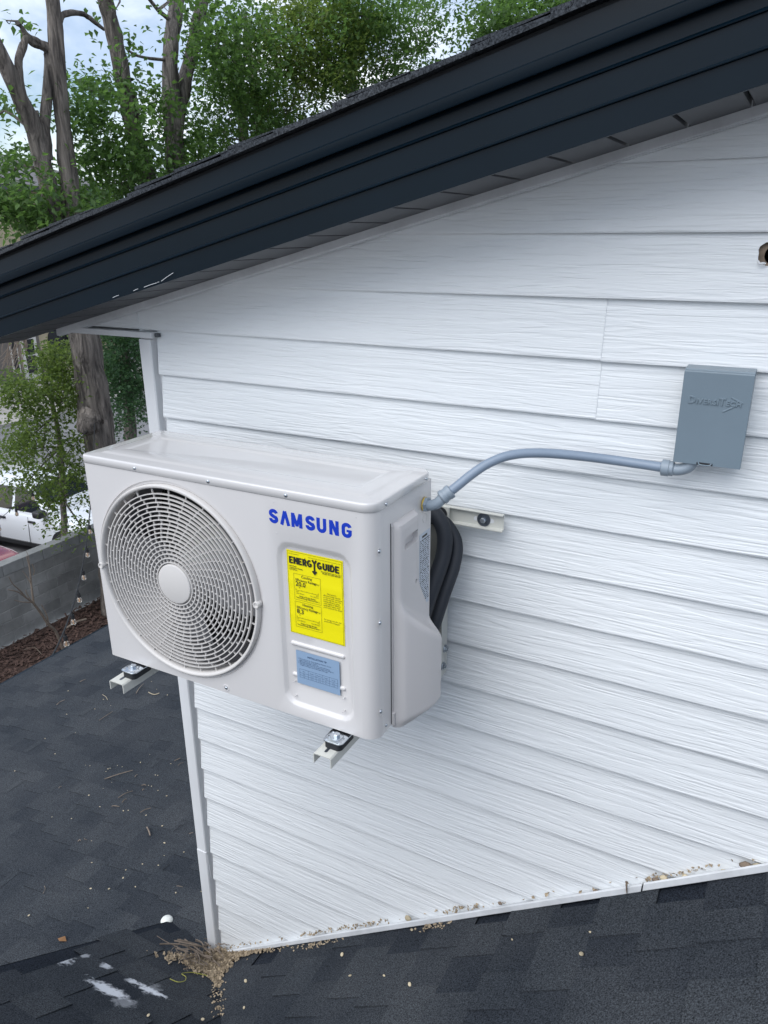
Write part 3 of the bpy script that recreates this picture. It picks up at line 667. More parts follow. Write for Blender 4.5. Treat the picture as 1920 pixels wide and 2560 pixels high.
for k, r in enumerate(rs):
    t = 0.0012; y = dome(r)
    bm = bmesh.new(); lathe(bm, [(r - t, y), (r + t, y), (r + t * 0.8, y + 0.006), (r - t * 0.8, y + 0.006), (r - t, y)], (FCX, 0, FCZ), 'y', 96)
    for f in [f for f in bm.faces if len(f.verts) > 4]: bm.faces.remove(f)
    bmesh.ops.remove_doubles(bm, verts=bm.verts, dist=1e-6); obj('grille_ring', bm, M['grille'], GR, 40)
V, Fc = [], []
for k in range(NRING):
    r0 = rs[k]; r1 = rs[k + 1] if k + 1 < NRING else 0.2300
    nsp = (30, 32, 34, 36, 36, 38, 38, 38, 38, 38, 36, 36, 34, 34, 32, 30, 28)[k]
    for q in range(nsp):
        a = 2 * math.pi * (q + (0.5 if k % 2 else 0.0)) / nsp + k * 0.055
        er = Vector((math.cos(a), 0, math.sin(a))); et = Vector((-math.sin(a), 0, math.cos(a))); cc = Vector((FCX, 0, FCZ)); b0 = len(V)
        for (rr, yy) in ((r0, dome(r0)), (r1, dome(r1))):
            for s in (-1, 1):
                for yo in (0.0016, 0.0055): V.append(tuple(cc + er * rr + et * (s * 0.00085) + Vector((0, yy + yo + 0.001, 0))))
        Fc += [(b0 + 0, b0 + 4, b0 + 6, b0 + 2), (b0 + 1, b0 + 3, b0 + 7, b0 + 5), (b0, b0 + 1, b0 + 5, b0 + 4), (b0 + 2, b0 + 6, b0 + 7, b0 + 3)]
o = pyd('grille_spokes', V, Fc, M['grille'], GR); tag(o, kind='stuff')
bm = bmesh.new(); lathe(bm, [(0.0, -0.0122), (0.0450, -0.0122), (0.0478, -0.0112), (0.0490, -0.0090), (0.0490, 0.0), (0.045, 0.002)], (FCX, 0, FCZ), 'y', 64); bmesh.ops.remove_doubles(bm, verts=bm.verts, dist=1e-6); obj('grille_hub_cap', bm, M['grille'], GR, 40)
for (x, z) in ((0.0255, 0.2617), (0.499, 0.2650)):
    latheo('grille_lug', [(0.0, -0.011), (0.0042, -0.011), (0.0050, -0.0135), (0.0072, -0.0135), (0.0080, -0.011), (0.0080, 0.001)], (x, 0, z), 'y', M['grille'], GR, 20)

# screws
def screw(x, y, z, axis, r=0.0042, dimple=True):
    s = -1 if axis == 'y' else 1
    latheo('screw', [(0.0, s * 0.0032), (r * 0.55, s * 0.0030), (r * 0.9, s * 0.0018), (r, 0.0004 * s), (r, -0.002 * s)], (x, y, z), axis, M['zinc'], A, 14)
    if dimple:
        bm = bmesh.new(); lathe(bm, [(r * 1.25, s * 0.0001), (r * 1.9, s * 0.0012), (r * 2.3, s * 0.0001)], (x, y, z), axis, 18)
        for f in [f for f in bm.faces if len(f.verts) > 4]: bm.faces.remove(f)
        obj('screw_dimple', bm, M['ac'], A, 60)
for x in (0.1724, 0.3861, 0.5877): screw(x, -0.002, 0.5287, 'y', dimple=False)
screw(0.3833, 0.0, 0.0137, 'y', 0.0042, True)
for (y, z, d) in ((0.0448, 0.5285, False), (0.2276, 0.5285, False), (0.0459, 0.0155, False)): screw(0.7925 if z > .5 else 0.7885, y, z, 'x', 0.0036, d)
for z in (0.4363, 0.2779, 0.065): screw(0.7885, 0.0225, z, 'x', 0.0042, True)
for (x, z) in ((0.555, 0.5085), (0.7505, 0.5085), (0.558, 0.4405), (0.580, 0.0875), (0.581, 0.0505), (0.707, 0.0505), (0.7075, 0.0830)):
    latheo('moulding_pip', [(0.0, -0.0008), (0.0011, -0.0006), (0.0013, 0.0095)], (x, 0.0, z), 'y', M['ac_lid'], A, 8)

# valve cover with a hand hold
bm = bmesh.new(); Ls = []
def sstep(t): t = max(0, min(1, t)); return t * t * (3 - 2 * t)
NZ, NY = 64, 26
for k in range(NZ + 1):
    z = -0.012 + 0.488 * k / NZ
    y0 = 0.080; y1 = 0.177 + (0.240 - 0.177) * (1 - sstep((z - 0.190) / 0.150))
    ring_ = [(y0, -0.002)]
    e = math.sqrt(max(0, 1 - (max(0, z - 0.462) / 0.0141) ** 2)) * 0.88 + 0.12
    for q in range(NY + 1):
        t = q / NY; y = y0 + (y1 - y0) * t; ty = (y - 0.080) / 0.160
        zr = 0.300 - 0.120 * max(0, min(1, ty / 0.85)) ** 0.75             # rim of the scoop, lower towards the back
        f = sstep((zr + 0.020 - z) / 0.042)
        p = 0.015 + 0.043 * f * (0.12 + 0.88 * math.sin(min(1, ty / 0.66) * math.pi / 2))
        if z < 0.010: p *= 0.62 + 0.38 * sstep((z + 0.012) / 0.022)
        rf = min(0.013, p * 0.9); rc = min(0.014 + 0.030 * f, p * 0.92)
        if y - y0 < rf: p -= rf - math.sqrt(max(0, rf * rf - (rf - (y - y0)) ** 2))
        if y1 - y < rc: p -= rc - math.sqrt(max(0, rc * rc - (rc - (y1 - y)) ** 2))
        ring_.append((y, p * e))
    ring_.append((y1, -0.002))
    Ls.append([(0.7888 + o_, y, z) for y, o_ in ring_])
loft(bm, Ls, True, True)
vc = obj('valve_cover', bm, M['ac_plastic'], None, None)
bm = bmesh.new(); loft(bm, [[(xx, y, z) for y, z in rrect(0.104, 0.168, 0.410, 0.437, 0.006, 4)] for xx in (0.7905, 0.84)]); c1 = obj('cutter', bm, None)
bm = bmesh.new(); lathe(bm, [(0.005, 0.7995), (0.005, 0.84)], (0, 0.160, 0.318), 'x', 16); c2 = obj('cutter', bm, None)
bool_cut(vc, [c1, c2]); vc.parent = A
vc.data.polygons.foreach_set('use_smooth', [True] * len(vc.data.polygons)); vc.data.set_sharp_from_angle(angle=math.radians(38))
if not vc.data.materials: vc.data.materials.append(M['ac_plastic'])
bm = bmesh.new(); box(bm, 0.7888, 0.795, 0.071, 0.0795, 0.0, 0.03); box(bm, 0.7888, 0.7905, 0.0735, 0.0795, 0.03, 0.47); obj('cover_flange', bm, M['ac_plastic'], vc)
bm = bmesh.new(); box(bm, 0.7886, 0.7893, 0.0690, 0.0708, 0.004, 0.478); obj('cover_seam', bm, M['dark'], A)
latheo('knockout', [(0.0105, 0.7884), (0.0105, 0.7892), (0.0095, 0.7892), (0.0095, 0.7887), (0.0, 0.7887)], (0, 0.231, 0.437), 'x', M['ac'], A, 24)

# ---- lettering
def stroke(bm, path, w, closed=False):
    """flat ribbon of width w along a 2D path, mitred; y set later"""
    P = [Vector((a, b)) for a, b in path]; n = len(P); Lf, Rt = [], []
    for i in range(n):
        d0 = (P[i] - P[i - 1]).normalized() if (i > 0 or closed) else None
        d1 = (P[(i + 1) % n] - P[i]).normalized() if (i < n - 1 or closed) else None
        if d0 is None: d0 = d1
        if d1 is None: d1 = d0
        t = (d0 + d1).normalized(); nv = Vector((-t.y, t.x)); k = 1 / max(0.35, nv.dot(Vector((-d0.y, d0.x))))
        Lf.append(P[i] + nv * (w / 2 * k)); Rt.append(P[i] - nv * (w / 2 * k))
    return Lf, Rt
def letters(name, glyphs, x0, z0, y, h, mt, parent, th=0.0003):
    """glyphs: list of lists of strokes ((path),(w)) in glyph units of height 1, placed along x"""
    for gx, strokes in glyphs:
        V, Fc = [], []
        for si, (path, w) in enumerate(strokes):
            bm = None; Lf, Rt = stroke(bm, path, w); th2 = th + si * 0.00006
            b0 = len(V)
            for q in range(len(Lf)):
                for pt in (Lf[q], Rt[q]):
                    X, Z = x0 + gx + pt.x * h, z0 + pt.y * h
                    V.append((X, y - th2, Z)); V.append((X, y, Z))
            for q in range(len(Lf) - 1):
                i = b0 + q * 4
                Fc += [(i, i + 4, i + 6, i + 2), (i, i + 1, i + 5, i + 4), (i + 2, i + 6, i + 7, i + 3)]
            e = b0 + (len(Lf) - 1) * 4
            Fc += [(b0, b0 + 2, b0 + 3, b0 + 1), (e, e + 1, e + 3, e + 2)]
        bm = bmesh.new(); vs = [bm.verts.new(v) for v in V]
        for f in Fc:
            try: bm.faces.new([vs[i] for i in f])
            except ValueError: pass
        obj(name, bm, mt, parent)
def arcp(cx, cy, rx, ry, a0, a1, n=10): return [(cx + rx * math.cos(math.radians(a0 + (a1 - a0) * k / n)), cy + ry * math.sin(math.radians(a0 + (a1 - a0) * k / n))) for k in range(n + 1)]
sw = 0.255
Sg = [(arcp(0.36, 0.70, 0.245, 0.185, 8, 225, 12) + [(0.47, 0.43)] + arcp(0.36, 0.30, 0.245, 0.185, 40, -188, 12), sw)]
Ag = [([(0.115, -0.0), (0.40, 1.0)], sw * 1.0), ([(0.685, 0.0), (0.40, 1.0)], sw * 1.0)]
Mg = [([(0.12, 0.0), (0.12, 1.0)], sw), ([(0.15, 0.98), (0.43, 0.10)], sw * 0.85), ([(0.71, 0.98), (0.43, 0.10)], sw * 0.85), ([(0.74, 0.0), (0.74, 1.0)], sw)]
Ug = [([(0.12, 1.0), (0.12, 0.36)] + arcp(0.365, 0.34, 0.245, 0.235, 180, 360, 10) + [(0.61, 0.36), (0.61, 1.0)], sw)]
Ng = [([(0.12, 0.0), (0.12, 1.0)], sw * 0.95), ([(0.14, 0.97), (0.58, 0.03)], sw * 0.95), ([(0.60, 0.0), (0.60, 1.0)], sw * 0.95)]
Gg = [(arcp(0.37, 0.68, 0.25, 0.205, 10, 180, 10) + arcp(0.37, 0.32, 0.25, 0.205, 180, 345, 10) + [(0.62, 0.53)], sw), ([(0.36, 0.47), (0.735, 0.47)], 0.16)]
LH = 0.0308; adv = [0.0, 0.0273, 0.0555, 0.0905, 0.1170, 0.1465, 0.1755]
letters('logo_letter', list(zip(adv, [Sg, Ag, Mg, Sg, Ug, Ng, Gg])), 0.5415, 0.4620, 0.0, LH, M['blue'], A)

def text(body, x, z, y, size, mt, parent, align='LEFT', bold=0.0, th=0.00015, sx=1.0):
    cu = bpy.data.curves.new('t', 'FONT'); cu.body = body; cu.size = size; cu.align_x = align; cu.resolution_u = 2; cu.offset = bold; cu.space_line = 0.95
    o = bpy.data.objects.new('t', cu); COL.objects.link(o); bpy.context.view_layer.update()
    me = bpy.data.meshes.new_from_object(o.evaluated_get(bpy.context.evaluated_depsgraph_get()))
    bpy.data.objects.remove(o); bpy.data.curves.remove(cu)
    if not len(me.vertices): return None
    for v in me.vertices:
        X, Z = v.co.x * sx, v.co.y; v.co = (x + X, y - th, z + Z)
    me.materials.clear(); o = link('printed_text', me, mt, parent); return o
def sheet(name, x0, x1, z0, z1, y, mt, parent, th=0.0006, wave=0.0):
    bm = bmesh.new(); n = 24
    rows = []
    for k in range(n + 1):
        z = z0 + (z1 - z0) * k / n; yy = y - th - wave * (math.exp(-((k / n - 0.64) / 0.03) ** 2) + math.exp(-((k / n - 0.23) / 0.03) ** 2))
        rows.append([bm.verts.new((x0, yy, z)), bm.verts.new((x1, yy, z))])
    for k in range(n): bm.faces.new((rows[k][0], rows[k][1], rows[k + 1][1], rows[k + 1][0]))
    bm.faces.new([bm.verts.new(q) for q in ((x0, y, z0), (x1, y, z0), (x1, y, z1), (x0, y, z1))][::-1])
    return obj(name, bm, mt, parent, 60)
def rule(name, pts, w, y, mt, parent, th=0.0001):
    V, Fc = [], []
    for (a, b, c, d) in pts:
        i = len(V); dx, dz = c - a, d - b; ln = math.hypot(dx, dz); nx, nz = -dz / ln * w / 2, dx / ln * w / 2
        V += [(a + nx, y - th, b + nz), (c + nx, y - th, d + nz), (c - nx, y - th, d - nz), (a - nx, y - th, b - nz)]; Fc.append((i, i + 3, i + 2, i + 1))
    return pyd(name, V, Fc, mt, parent)
def frame(x0, x1, z0, z1): return [(x0, z0, x1, z0), (x1, z0, x1, z1), (x1, z1, x0, z1), (x0, z1, x0, z0)]
PY = 0.0090
x0, x1, z0, z1 = 0.5745, 0.7122, 0.2100, 0.4050
YL = sheet('energy_label', x0, x1, z0, z1, PY - 0.0006, M['yellow'], A, 0.0005, 0.0010)
yl = PY - 0.0024
lw = 0.0007
rule('printed_rule', frame(x0 + .0022, x1 - .0022, z0 + .0022, z1 - .0022), 0.0005, yl, M['ink'], YL)
LX = lambda f: x0 + (x1 - x0) * f
LZ = lambda f: z1 - (z1 - z0) * f
rule('printed_rule', frame(LX(.118), LX(.600), LZ(.572), LZ(.262)), 0.0005, yl, M['ink'], YL)
rule('printed_rule', frame(LX(.118), LX(.600), LZ(.905), LZ(.595)), 0.0005, yl, M['ink'], YL)
# ENERGYGUIDE headline
s2 = 0.26
Eg = [([(0.13, 0), (0.13, 1)], s2), ([(0.1, 0.89), (0.62, 0.89)], 0.22), ([(0.1, 0.5), (0.55, 0.5)], 0.2), ([(0.1, 0.11), (0.62, 0.11)], 0.22)]
N2 = [([(0.12, 0), (0.12, 1)], s2), ([(0.14, 0.95), (0.46, 0.35)], 0.24), ([(0.58, 0), (0.58, 1)], s2)]
R2 = [([(0.13, 0), (0.13, 1)], s2), ([(0.1, 0.89), (0.35, 0.89)] + arcp(0.35, 0.68, 0.19, 0.21, 90, -90, 8) + [(0.1, 0.47)], 0.22), ([(0.32, 0.45), (0.58, 0.0)], 0.25)]
G2 = [(arcp(0.38, 0.5, 0.27, 0.40, 55, 345, 18), s2), ([(0.36, 0.45), (0.72, 0.45)], 0.2)]
U2 = [([(0.13, 1), (0.13, 0.4)] + arcp(0.36, 0.36, 0.23, 0.25, 180, 360, 8) + [(0.59, 0.4), (0.59, 1)], s2)]
I2 = [([(0.13, 0), (0.13, 1)], s2)]
D2 = [([(0.13, 0), (0.13, 1)], s2), ([(0.1, 0.89), (0.3, 0.89)] + arcp(0.3, 0.5, 0.30, 0.39, 90, -90, 10) + [(0.1, 0.11)], 0.22)]
Y2 = [([(0.05, 1.12), (0.36, 0.62)], s2), ([(0.67, 1.12), (0.36, 0.62)], s2), ([(0.36, 0.7), (0.36, -0.72)], 0.24), ([(0.05, -0.45), (0.36, -0.83), (0.67, -0.45)], 0.24)]
hh = 0.0158; cw = [0, .0113, .0226, .0339, .0452, .0575, .0698, .0833, .0958, .1010, .1132]
letters('headline_letter', list(zip(cw, [Eg, N2, Eg, R2, G2, Y2, G2, U2, I2, D2, Eg])), LX(.045), LZ(.150), yl, hh, M['ink'], YL, 0.0001)
text('U.S. Government', LX(.04), LZ(.042), yl, 0.0036, M['ink'], YL)
text('Federal law prohibits removal of this label before consumer purchase', LX(.395), LZ(.045), yl, 0.0030, M['ink'], YL, sx=0.93)
text('Heat Pump\nCooling and Heating\nSplit System', LX(.045), LZ(.186), yl, 0.0040, M['ink'], YL, bold=0.00008)
text('Samsung Electronics Co., Ltd\nModel: AR12CSFCMWKX', LX(.96), LZ(.176), yl, 0.0040, M['ink'], YL, 'RIGHT', 0.00008)
for (zt, head, num, lo_, hi_, mk, unit) in ((0.262, 'Cooling', '20.0', '14.0', '42.0', 0.155, '(SEER2)*'), (0.595, 'Heating', '8.3', '7.2', '14.0', 0.12, '(HSPF2)*')):
    text(head, LX(.35), LZ(zt + .040), yl, 0.0085, M['ink'], YL, 'CENTER', 0.00004)
    text('Efficiency Rating', LX(.145), LZ(zt + .084), yl, 0.0085, M['ink'], YL, 'LEFT', 0.00004, sx=0.92)
    text(unit, LX(.46), LZ(zt + .084), yl, 0.0048, M['ink'], YL)
    text(num, LX(.145), LZ(zt + .143), yl, 0.0148, M['ink'], YL, 'LEFT', 0.0002)
    bm = bmesh.new(); mxx = LX(.145 + mk * 0.45); v = [bm.verts.new((mxx + a, yl - 0.0001, LZ(zt + .155) + b)) for a, b in ((-.0014, 0), (.0014, 0), (0, -.0026))]; bm.faces.new(v); obj('scale_pointer', bm, M['ink'], YL)
    zz = LZ(zt + .196)
    rule('printed_rule', [(LX(.145), zz, LX(.555), zz)] + [(LX(.145 + .41 * q / 4), zz, LX(.145 + .41 * q / 4), zz + (.0042 if q in (0, 4) else .002)) for q in range(5)], 0.0006, yl, M['ink'], YL)
    text(lo_ + '\nLeast Efficient', LX(.145), LZ(zt + .218), yl, 0.0038, M['ink'], YL); text(hi_ + '\nMost Efficient', LX(.560), LZ(zt + .218), yl, 0.0038, M['ink'], YL, 'RIGHT')
    text('Range of Similar Models\n*Seasonal Energy Efficiency Ratio 2', LX(.355), LZ(zt + .268), yl, 0.0042, M['ink'], YL, 'CENTER', 0.00008)
text("        This system's\nefficiency ratings depend\non the coil your contractor\ninstalls with this unit. The\nheating efficiency rating\nvaries slightly in different\ngeographic regions. Ask\nyour contractor for details.", LX(.645), LZ(.425), yl, 0.0048, M['ink'], YL, sx=0.86)
text('For energy cost info, visit\nproductinfo.energy.gov', LX(.645), LZ(.735), yl, 0.0048, M['ink'], YL, sx=0.86)
x0, x1, z0, z1 = 0.5880, 0.6990, 0.0872, 0.1705
BL = sheet('installation_label', x0, x1, z0, z1, PY - 0.0040, M['bluelabel'], A, 0.0005)
yb_ = PY - 0.0047
text('INSTALLATION TIP', LX(.49), LZ(.155), yb_, 0.0058, M['navyink'], BL, 'CENTER', 0.0001)
text('1. The product has no ozone-depleting refrigerant. Do not\n    apply any other gas or substance.\n2. Pipe length and height, please refer to the table below.\n3. If the pipe length is over the standard length, add refrigerant\n    charged according to the added length of the pipe.', LX(.04), LZ(.245), yb_, 0.0040, M['navyink'], BL, sx=0.9)
rule('printed_rule', frame(LX(.07), LX(.95), LZ(.80), LZ(.545)) + [(LX(.07), LZ(.66), LX(.95), LZ(.66)), (LX(.07), LZ(.73), LX(.95), LZ(.73))] + [(LX(f), LZ(.545), LX(f), LZ(.80)) for f in (.27, .45, .61, .76)], 0.0005, yb_, M['navyink'], BL)
for r_, row in enumerate((('Item', 'Standard', 'Maximum', 'Height', 'Charge'), ('09k', '5.0 m', '15 m', '8 m', '15 g'), ('12k', '5.0 m', '15 m', '8 m', '15 g'))):
    for c_, wd in enumerate(row): text(wd, LX((.17, .36, .53, .685, .855)[c_]), LZ((.62, .71, .78)[r_]), yb_, 0.0034, M['navyink'], BL, 'CENTER')
# silver rating plate on the side (flat print facing +X)
bm = bmesh.new(); box(bm, 0.7886, 0.7892, 0.205, 0.256, 0.225, 0.405); RP = obj('rating_plate', bm, M['silverlabel'], A)
V, Fc = [], []
def xrule(ya, yb2, z, w):
    i = len(V); V.extend([(0.7894, ya, z - w), (0.7894, yb2, z - w), (0.7894, yb2, z + w), (0.7894, ya, z + w)]); Fc.append((i, i + 1, i + 2, i + 3))
xrule(0.217, 0.243, 0.396, 0.0026)
for k in range(31):
    z = 0.388 - k * 0.005; yy = 0.2075
    while yy < 0.253:
        w = rnd.uniform(0.003, 0.011); xrule(yy, min(yy + w, 0.2545), z, 0.0009 if k % 5 else 0.0014); yy += w + rnd.uniform(0.001, 0.006)
pyd('printed_text', V, Fc, M['ink'], RP)

# feet of the unit on rubber blocks
for (fx0, fx1) in ((0.071, 0.118), (0.675, 0.723)):
    ft = empty('foot'); ft.parent = A
    bm = bmesh.new(); Lp = rrect(fx0, fx1, -0.037, 0.285, 0.008, 4)
    loft(bm, [[(x, y, -0.0092) for x, y in Lp], [(x, y, -0.0068) for x, y in Lp], [(fx0 + (x - fx0) * .96 + .001, y + .0006, -0.0062) for x, y in Lp]]); obj('foot_plate', bm, M['zinc'], ft, 40)
    bm = bmesh.new(); Lp = rrect(fx0 + 0.001, fx1 - 0.004, -0.034, 0.03, 0.010, 4); loft(bm, [[(x, y, -0.027) for x, y in Lp], [(x, y, -0.0095) for x, y in Lp]]); obj('rubber_block', bm, M['rubber'], ft, 40)
    bm = bmesh.new(); Lp = rrect(fx0 + 0.001, fx1 - 0.004, 0.22, 0.28, 0.010, 4); loft(bm, [[(x, y, -0.027) for x, y in Lp], [(x, y, -0.0095) for x, y in Lp]]); obj('rubber_block', bm, M['rubber'], ft, 40)
    cxx, cyy = (fx0 + fx1) / 2, -0.014
    latheo('washer', [(0.0, -0.0045), (0.0135, -0.0048), (0.0145, -0.0062), (0.0145, -0.0068)], (cxx, cyy, 0), 'z', M['zinc'], ft, 24)
    bm = bmesh.new(); lathe(bm, [(0.0075, -0.0046), (0.0075, 0.0005), (0.0062, 0.0014), (0.0, 0.0014)], (cxx, cyy, 0), 'z', 6); bmesh.ops.remove_doubles(bm, verts=bm.verts, dist=1e-6); obj('hex_bolt', bm, M['zinc'], ft, 25)
    for (ox, oy) in ((-0.016, -0.016), (0.016, -0.016), (-0.016, 0.012)): latheo('pressed_boss', [(0.0, -0.0048), (0.0028, -0.0052), (0.0045, -0.0063)], (cxx + ox, cyy + oy, 0), 'z', M['zinc'], ft, 12)
    for (ox, oy) in ((-0.0175, -0.005), (0.0175, 0.000)): latheo('plate_hole', [(0.0, -0.0059), (0.0016, -0.0059), (0.0016, -0.0066)], (cxx + ox, cyy + oy, 0), 'z', M['dark'], ft, 10)

# ================================================================== wall bracket
BK = empty('wall_bracket', (0, 0, 0.05), 'cream steel wall bracket with two arms carrying the outdoor unit', 'bracket')
def bk(name, bm, mt, sm=None, par=None):
    bmesh.ops.translate(bm, verts=bm.verts, vec=(0, 0, -0.05)); return obj(name, bm, mt, par or BK, sm)
TZ = AZ - 0.0275
for (a0, a1) in ((-0.1715, -0.1245), (0.440, 0.4855)):
    y0 = -0.521; y1 = -0.012; hgt = 0.026; t = 0.0022
    bm = bmesh.new()
    prof = [(a0, TZ - hgt), (a0, TZ - 0.003), (a0 + 0.003, TZ), (a1 - 0.003, TZ), (a1, TZ - 0.003), (a1, TZ - hgt), (a1 - t, TZ - hgt), (a1 - t, TZ - t - .002), (a1 - t - 0.002, TZ - t), (a0 + t + .002, TZ - t), (a0 + t, TZ - t - 0.002), (a0 + t, TZ - hgt)]
    loft(bm, [[(x, y, z) for x, z in prof] for y in (y0, y1)])
    arm = bk('arm', bm, M['bracket'], 30)
    bm = bmesh.new(); cxx = (a0 + a1) / 2
    Lp = rrect(cxx - 0.0035, cxx + 0.0035, -0.508, -0.30, 0.0034, 4); loft(bm, [[(x, y, TZ + 0.0001) for x, y in Lp], [(x, y, TZ + 0.0004) for x, y in Lp]]); bk('slot', bm, M['washer'], None, None)
    # upright channel on the wall
    bm = bmesh.new(); l0, l1 = (a0 - 0.006, a1 + 0.040) if a0 > 0 else (a0 - 0.030, a1 + 0.006)
    prof = [(l0, -0.002), (l0, -0.038), (l0 + .0025, -0.038), (l0 + .0025, -0.0045), (l1 - .0025, -0.0045), (l1 - .0025, -0.038), (l1, -0.038), (l1, -0.002)]
    loft(bm, [[(x, y, z) for x, y in prof] for z in (0.005, 0.452)]); bk('upright', bm, M['bracket'], 30)
    if a0 > 0:
        for (yy, zz) in ((-0.016, 0.083), (-0.027, 0.036)):
            bm = bmesh.new(); lathe(bm, [(0.0, l1 + 0.0105), (0.0045, l1 + 0.0105), (0.0045, l1 + 0.006)], (0, yy, zz), 'x', 8); lathe(bm, [(0.0085, l1 + 0.0065), (0.0085, l1 + 0.0012)], (0, yy, zz), 'x', 6); lathe(bm, [(0.0115, l1 + 0.0016), (0.0115, l1)], (0, yy, zz), 'x', 16); bk('bolt', bm, M['zinc'], 30)
# horizontal rail
rz0, rz1 = 0.443, 0.4865
bm = bmesh.new(); prof = [(-0.002, rz0 - 0.0), (-0.014, rz0), (-0.0155, rz0 + .0015), (-0.0155, rz0 + 0.004), (-0.013, rz0 + 0.0045), (-0.004, rz0 + 0.006), (-0.004, rz1 - 0.004), (-0.012, rz1 - 0.0025), (-0.0150, rz1 - 0.002), (-0.0150, rz1), (-0.002, rz1)]
prof = [(y - 0.016, z) for y, z in prof]
loft(bm, [[(x, y, z) for y, z in prof] for x in (-0.26, 0.672)]); bk('rail', bm, M['bracket'], 30)
for (cxx, sl) in ((0.6215, 0.052), (0.020, 0.052)):
    bm = bmesh.new(); Lp = rrect(cxx - sl / 2, cxx + sl / 2, 0.4595, 0.4705, 0.0054, 5); loft(bm, [[(x, -0.0201, z) for x, z in Lp], [(x, -0.0206, z) for x, z in Lp]]); bk('slot', bm, M['trim'], 30)
    zc = 0.4655
    bm = bmesh.new(); lathe(bm, [(0.0, -0.0228), (0.0165, -0.0228), (0.0170, -0.0222), (0.0170, -0.0207)], (cxx, 0, zc), 'y', 32); bmesh.ops.remove_doubles(bm, verts=bm.verts, dist=1e-6); bk('washer', bm, M['washer'], 40)
    bm = bmesh.new(); lathe(bm, [(0.0, -0.0305), (0.006, -0.0305), (0.0072, -0.0292), (0.0072, -0.0229)], (cxx, 0, zc), 'y', 6); bmesh.ops.remove_doubles(bm, verts=bm.verts, dist=1e-6); bk('hex_bolt', bm, M['zinc'], 25)
cxx = 0.516
bm = bmesh.new(); lathe(bm, [(0.0, -0.042), (0.0158, -0.042), (0.0164, -0.0412), (0.0164, -0.0385)], (cxx, 0, 0.470), 'y', 32); bmesh.ops.remove_doubles(bm, verts=bm.verts, dist=1e-6); bk('washer', bm, M['rubber'], 40)
bm = bmesh.new(); lathe(bm, [(0.0, -0.051), (0.006, -0.051), (0.0075, -0.0495), (0.0075, -0.0421)], (cxx, 0, 0.470), 'y', 6); bmesh.ops.remove_doubles(bm, verts=bm.verts, dist=1e-6); bk('hex_bolt', bm, M['zinc'], 25)
bm = bmesh.new(); box(bm, 0.492, 0.5375, -0.0380, -0.033, 0.435, 0.4885, 0.001, 1); bk('rail_clip', bm, M['bracket'])

# ================================================================== refrigerant hoses
def hose(label, pts, r):
    pp = smoothpath([(a - 0.015, b, c) for a, b, c in pts], 8); t = tubeo('refrigerant_hose', pp, r, M['hose'], None, 18, 60); tag(t, label, 'hose', 'insulated refrigerant hoses'); return t
hose('thick black insulated hose looping up behind the outdoor unit', [(0.535, -0.235, 0.10), (0.548, -0.215, 0.20), (0.562, -0.165, 0.31), (0.572, -0.115, 0.39), (0.566, -0.095, 0.445), (0.538, -0.085, 0.482), (0.500, -0.080, 0.492), (0.455, -0.078, 0.470), (0.415, -0.070, 0.43), (0.39, -0.03, 0.39)], 0.0190)
hose('thinner black insulated hose lying against the thick one', [(0.556, -0.205, 0.10), (0.571, -0.175, 0.20), (0.585, -0.130, 0.30), (0.594, -0.095, 0.365), (0.586, -0.068, 0.415), (0.548, -0.055, 0.455), (0.505, -0.05, 0.455), (0.465, -0.05, 0.425), (0.44, -0.03, 0.38)], 0.0150)

# ================================================================== disconnect box
DB = empty('disconnect_box', (1.10, -0.0, 0.69), 'grey metal electrical disconnect box with embossed lettering on white siding', 'electrical box')
def db(name, bm, mt, sm=None, par=None):
    bmesh.ops.translate(bm, verts=bm.verts, vec=(-1.10, 0, -0.69)); return obj(name, bm, mt, par or DB, sm)
byf = -0.062
_q = [at(u, v, y=byf) for u, v in ((1715, 921), (1890, 932), (1681, 1152), (1848, 1176))]
bx0, bx1, bz0, bz1 = (_q[0].x + _q[2].x) / 2, (_q[1].x + _q[3].x) / 2, (_q[2].z + _q[3].z) / 2, (_q[0].z + _q[1].z) / 2
TX = lambda x: bx0 + (x - 1.0405) * (bx1 - bx0) / 0.1225
TZb = lambda z: bz0 + (z - 0.6825) * (bz1 - bz0) / 0.1865
bm = bmesh.new(); box(bm, bx0 + 0.004, bx1 - 0.003, byf + 0.010, 0.004, bz0 + 0.012, bz1 - 0.010, 0.002, 1); db('enclosure', bm, M['boxgrey'])
bm = bmesh.new()
prof = [(byf, bz0), (byf, bz1 - 0.006), (byf + 0.0015, bz1 - 0.004), (byf + 0.006, bz1 - 0.003), (byf + 0.007, bz1), (-0.012, bz1 + 0.0005), (-0.012, bz1 - 0.0015), (byf + 0.0095, bz1 - 0.003), (byf + 0.0025, bz1 - 0.008), (byf + 0.0018, bz0 + 0.001)]
loft(bm, [[(x, y, z) for y, z in prof] for x in (bx0, bx1)])
cov = db('cover', bm, M['boxgrey'], 30)
bm = bmesh.new()
for (xa, xb) in ((bx0 - 0.0005, bx0 + 0.0015), (bx1 - 0.0015, bx1 + 0.0005)):
    v = [(byf + 0.001, bz0 + 0.001), (byf + 0.001, bz1 - 0.007), (-0.014, bz1 - 0.001), (-0.02, bz1 - 0.03), (byf + 0.016, bz0 + 0.03), (byf + 0.012, bz0 + 0.001)]
    loft(bm, [[(xa, y, z) for y, z in v], [(xb, y, z) for y, z in v]])
db('cover_cheek', bm, M['boxgrey'], None, cov)
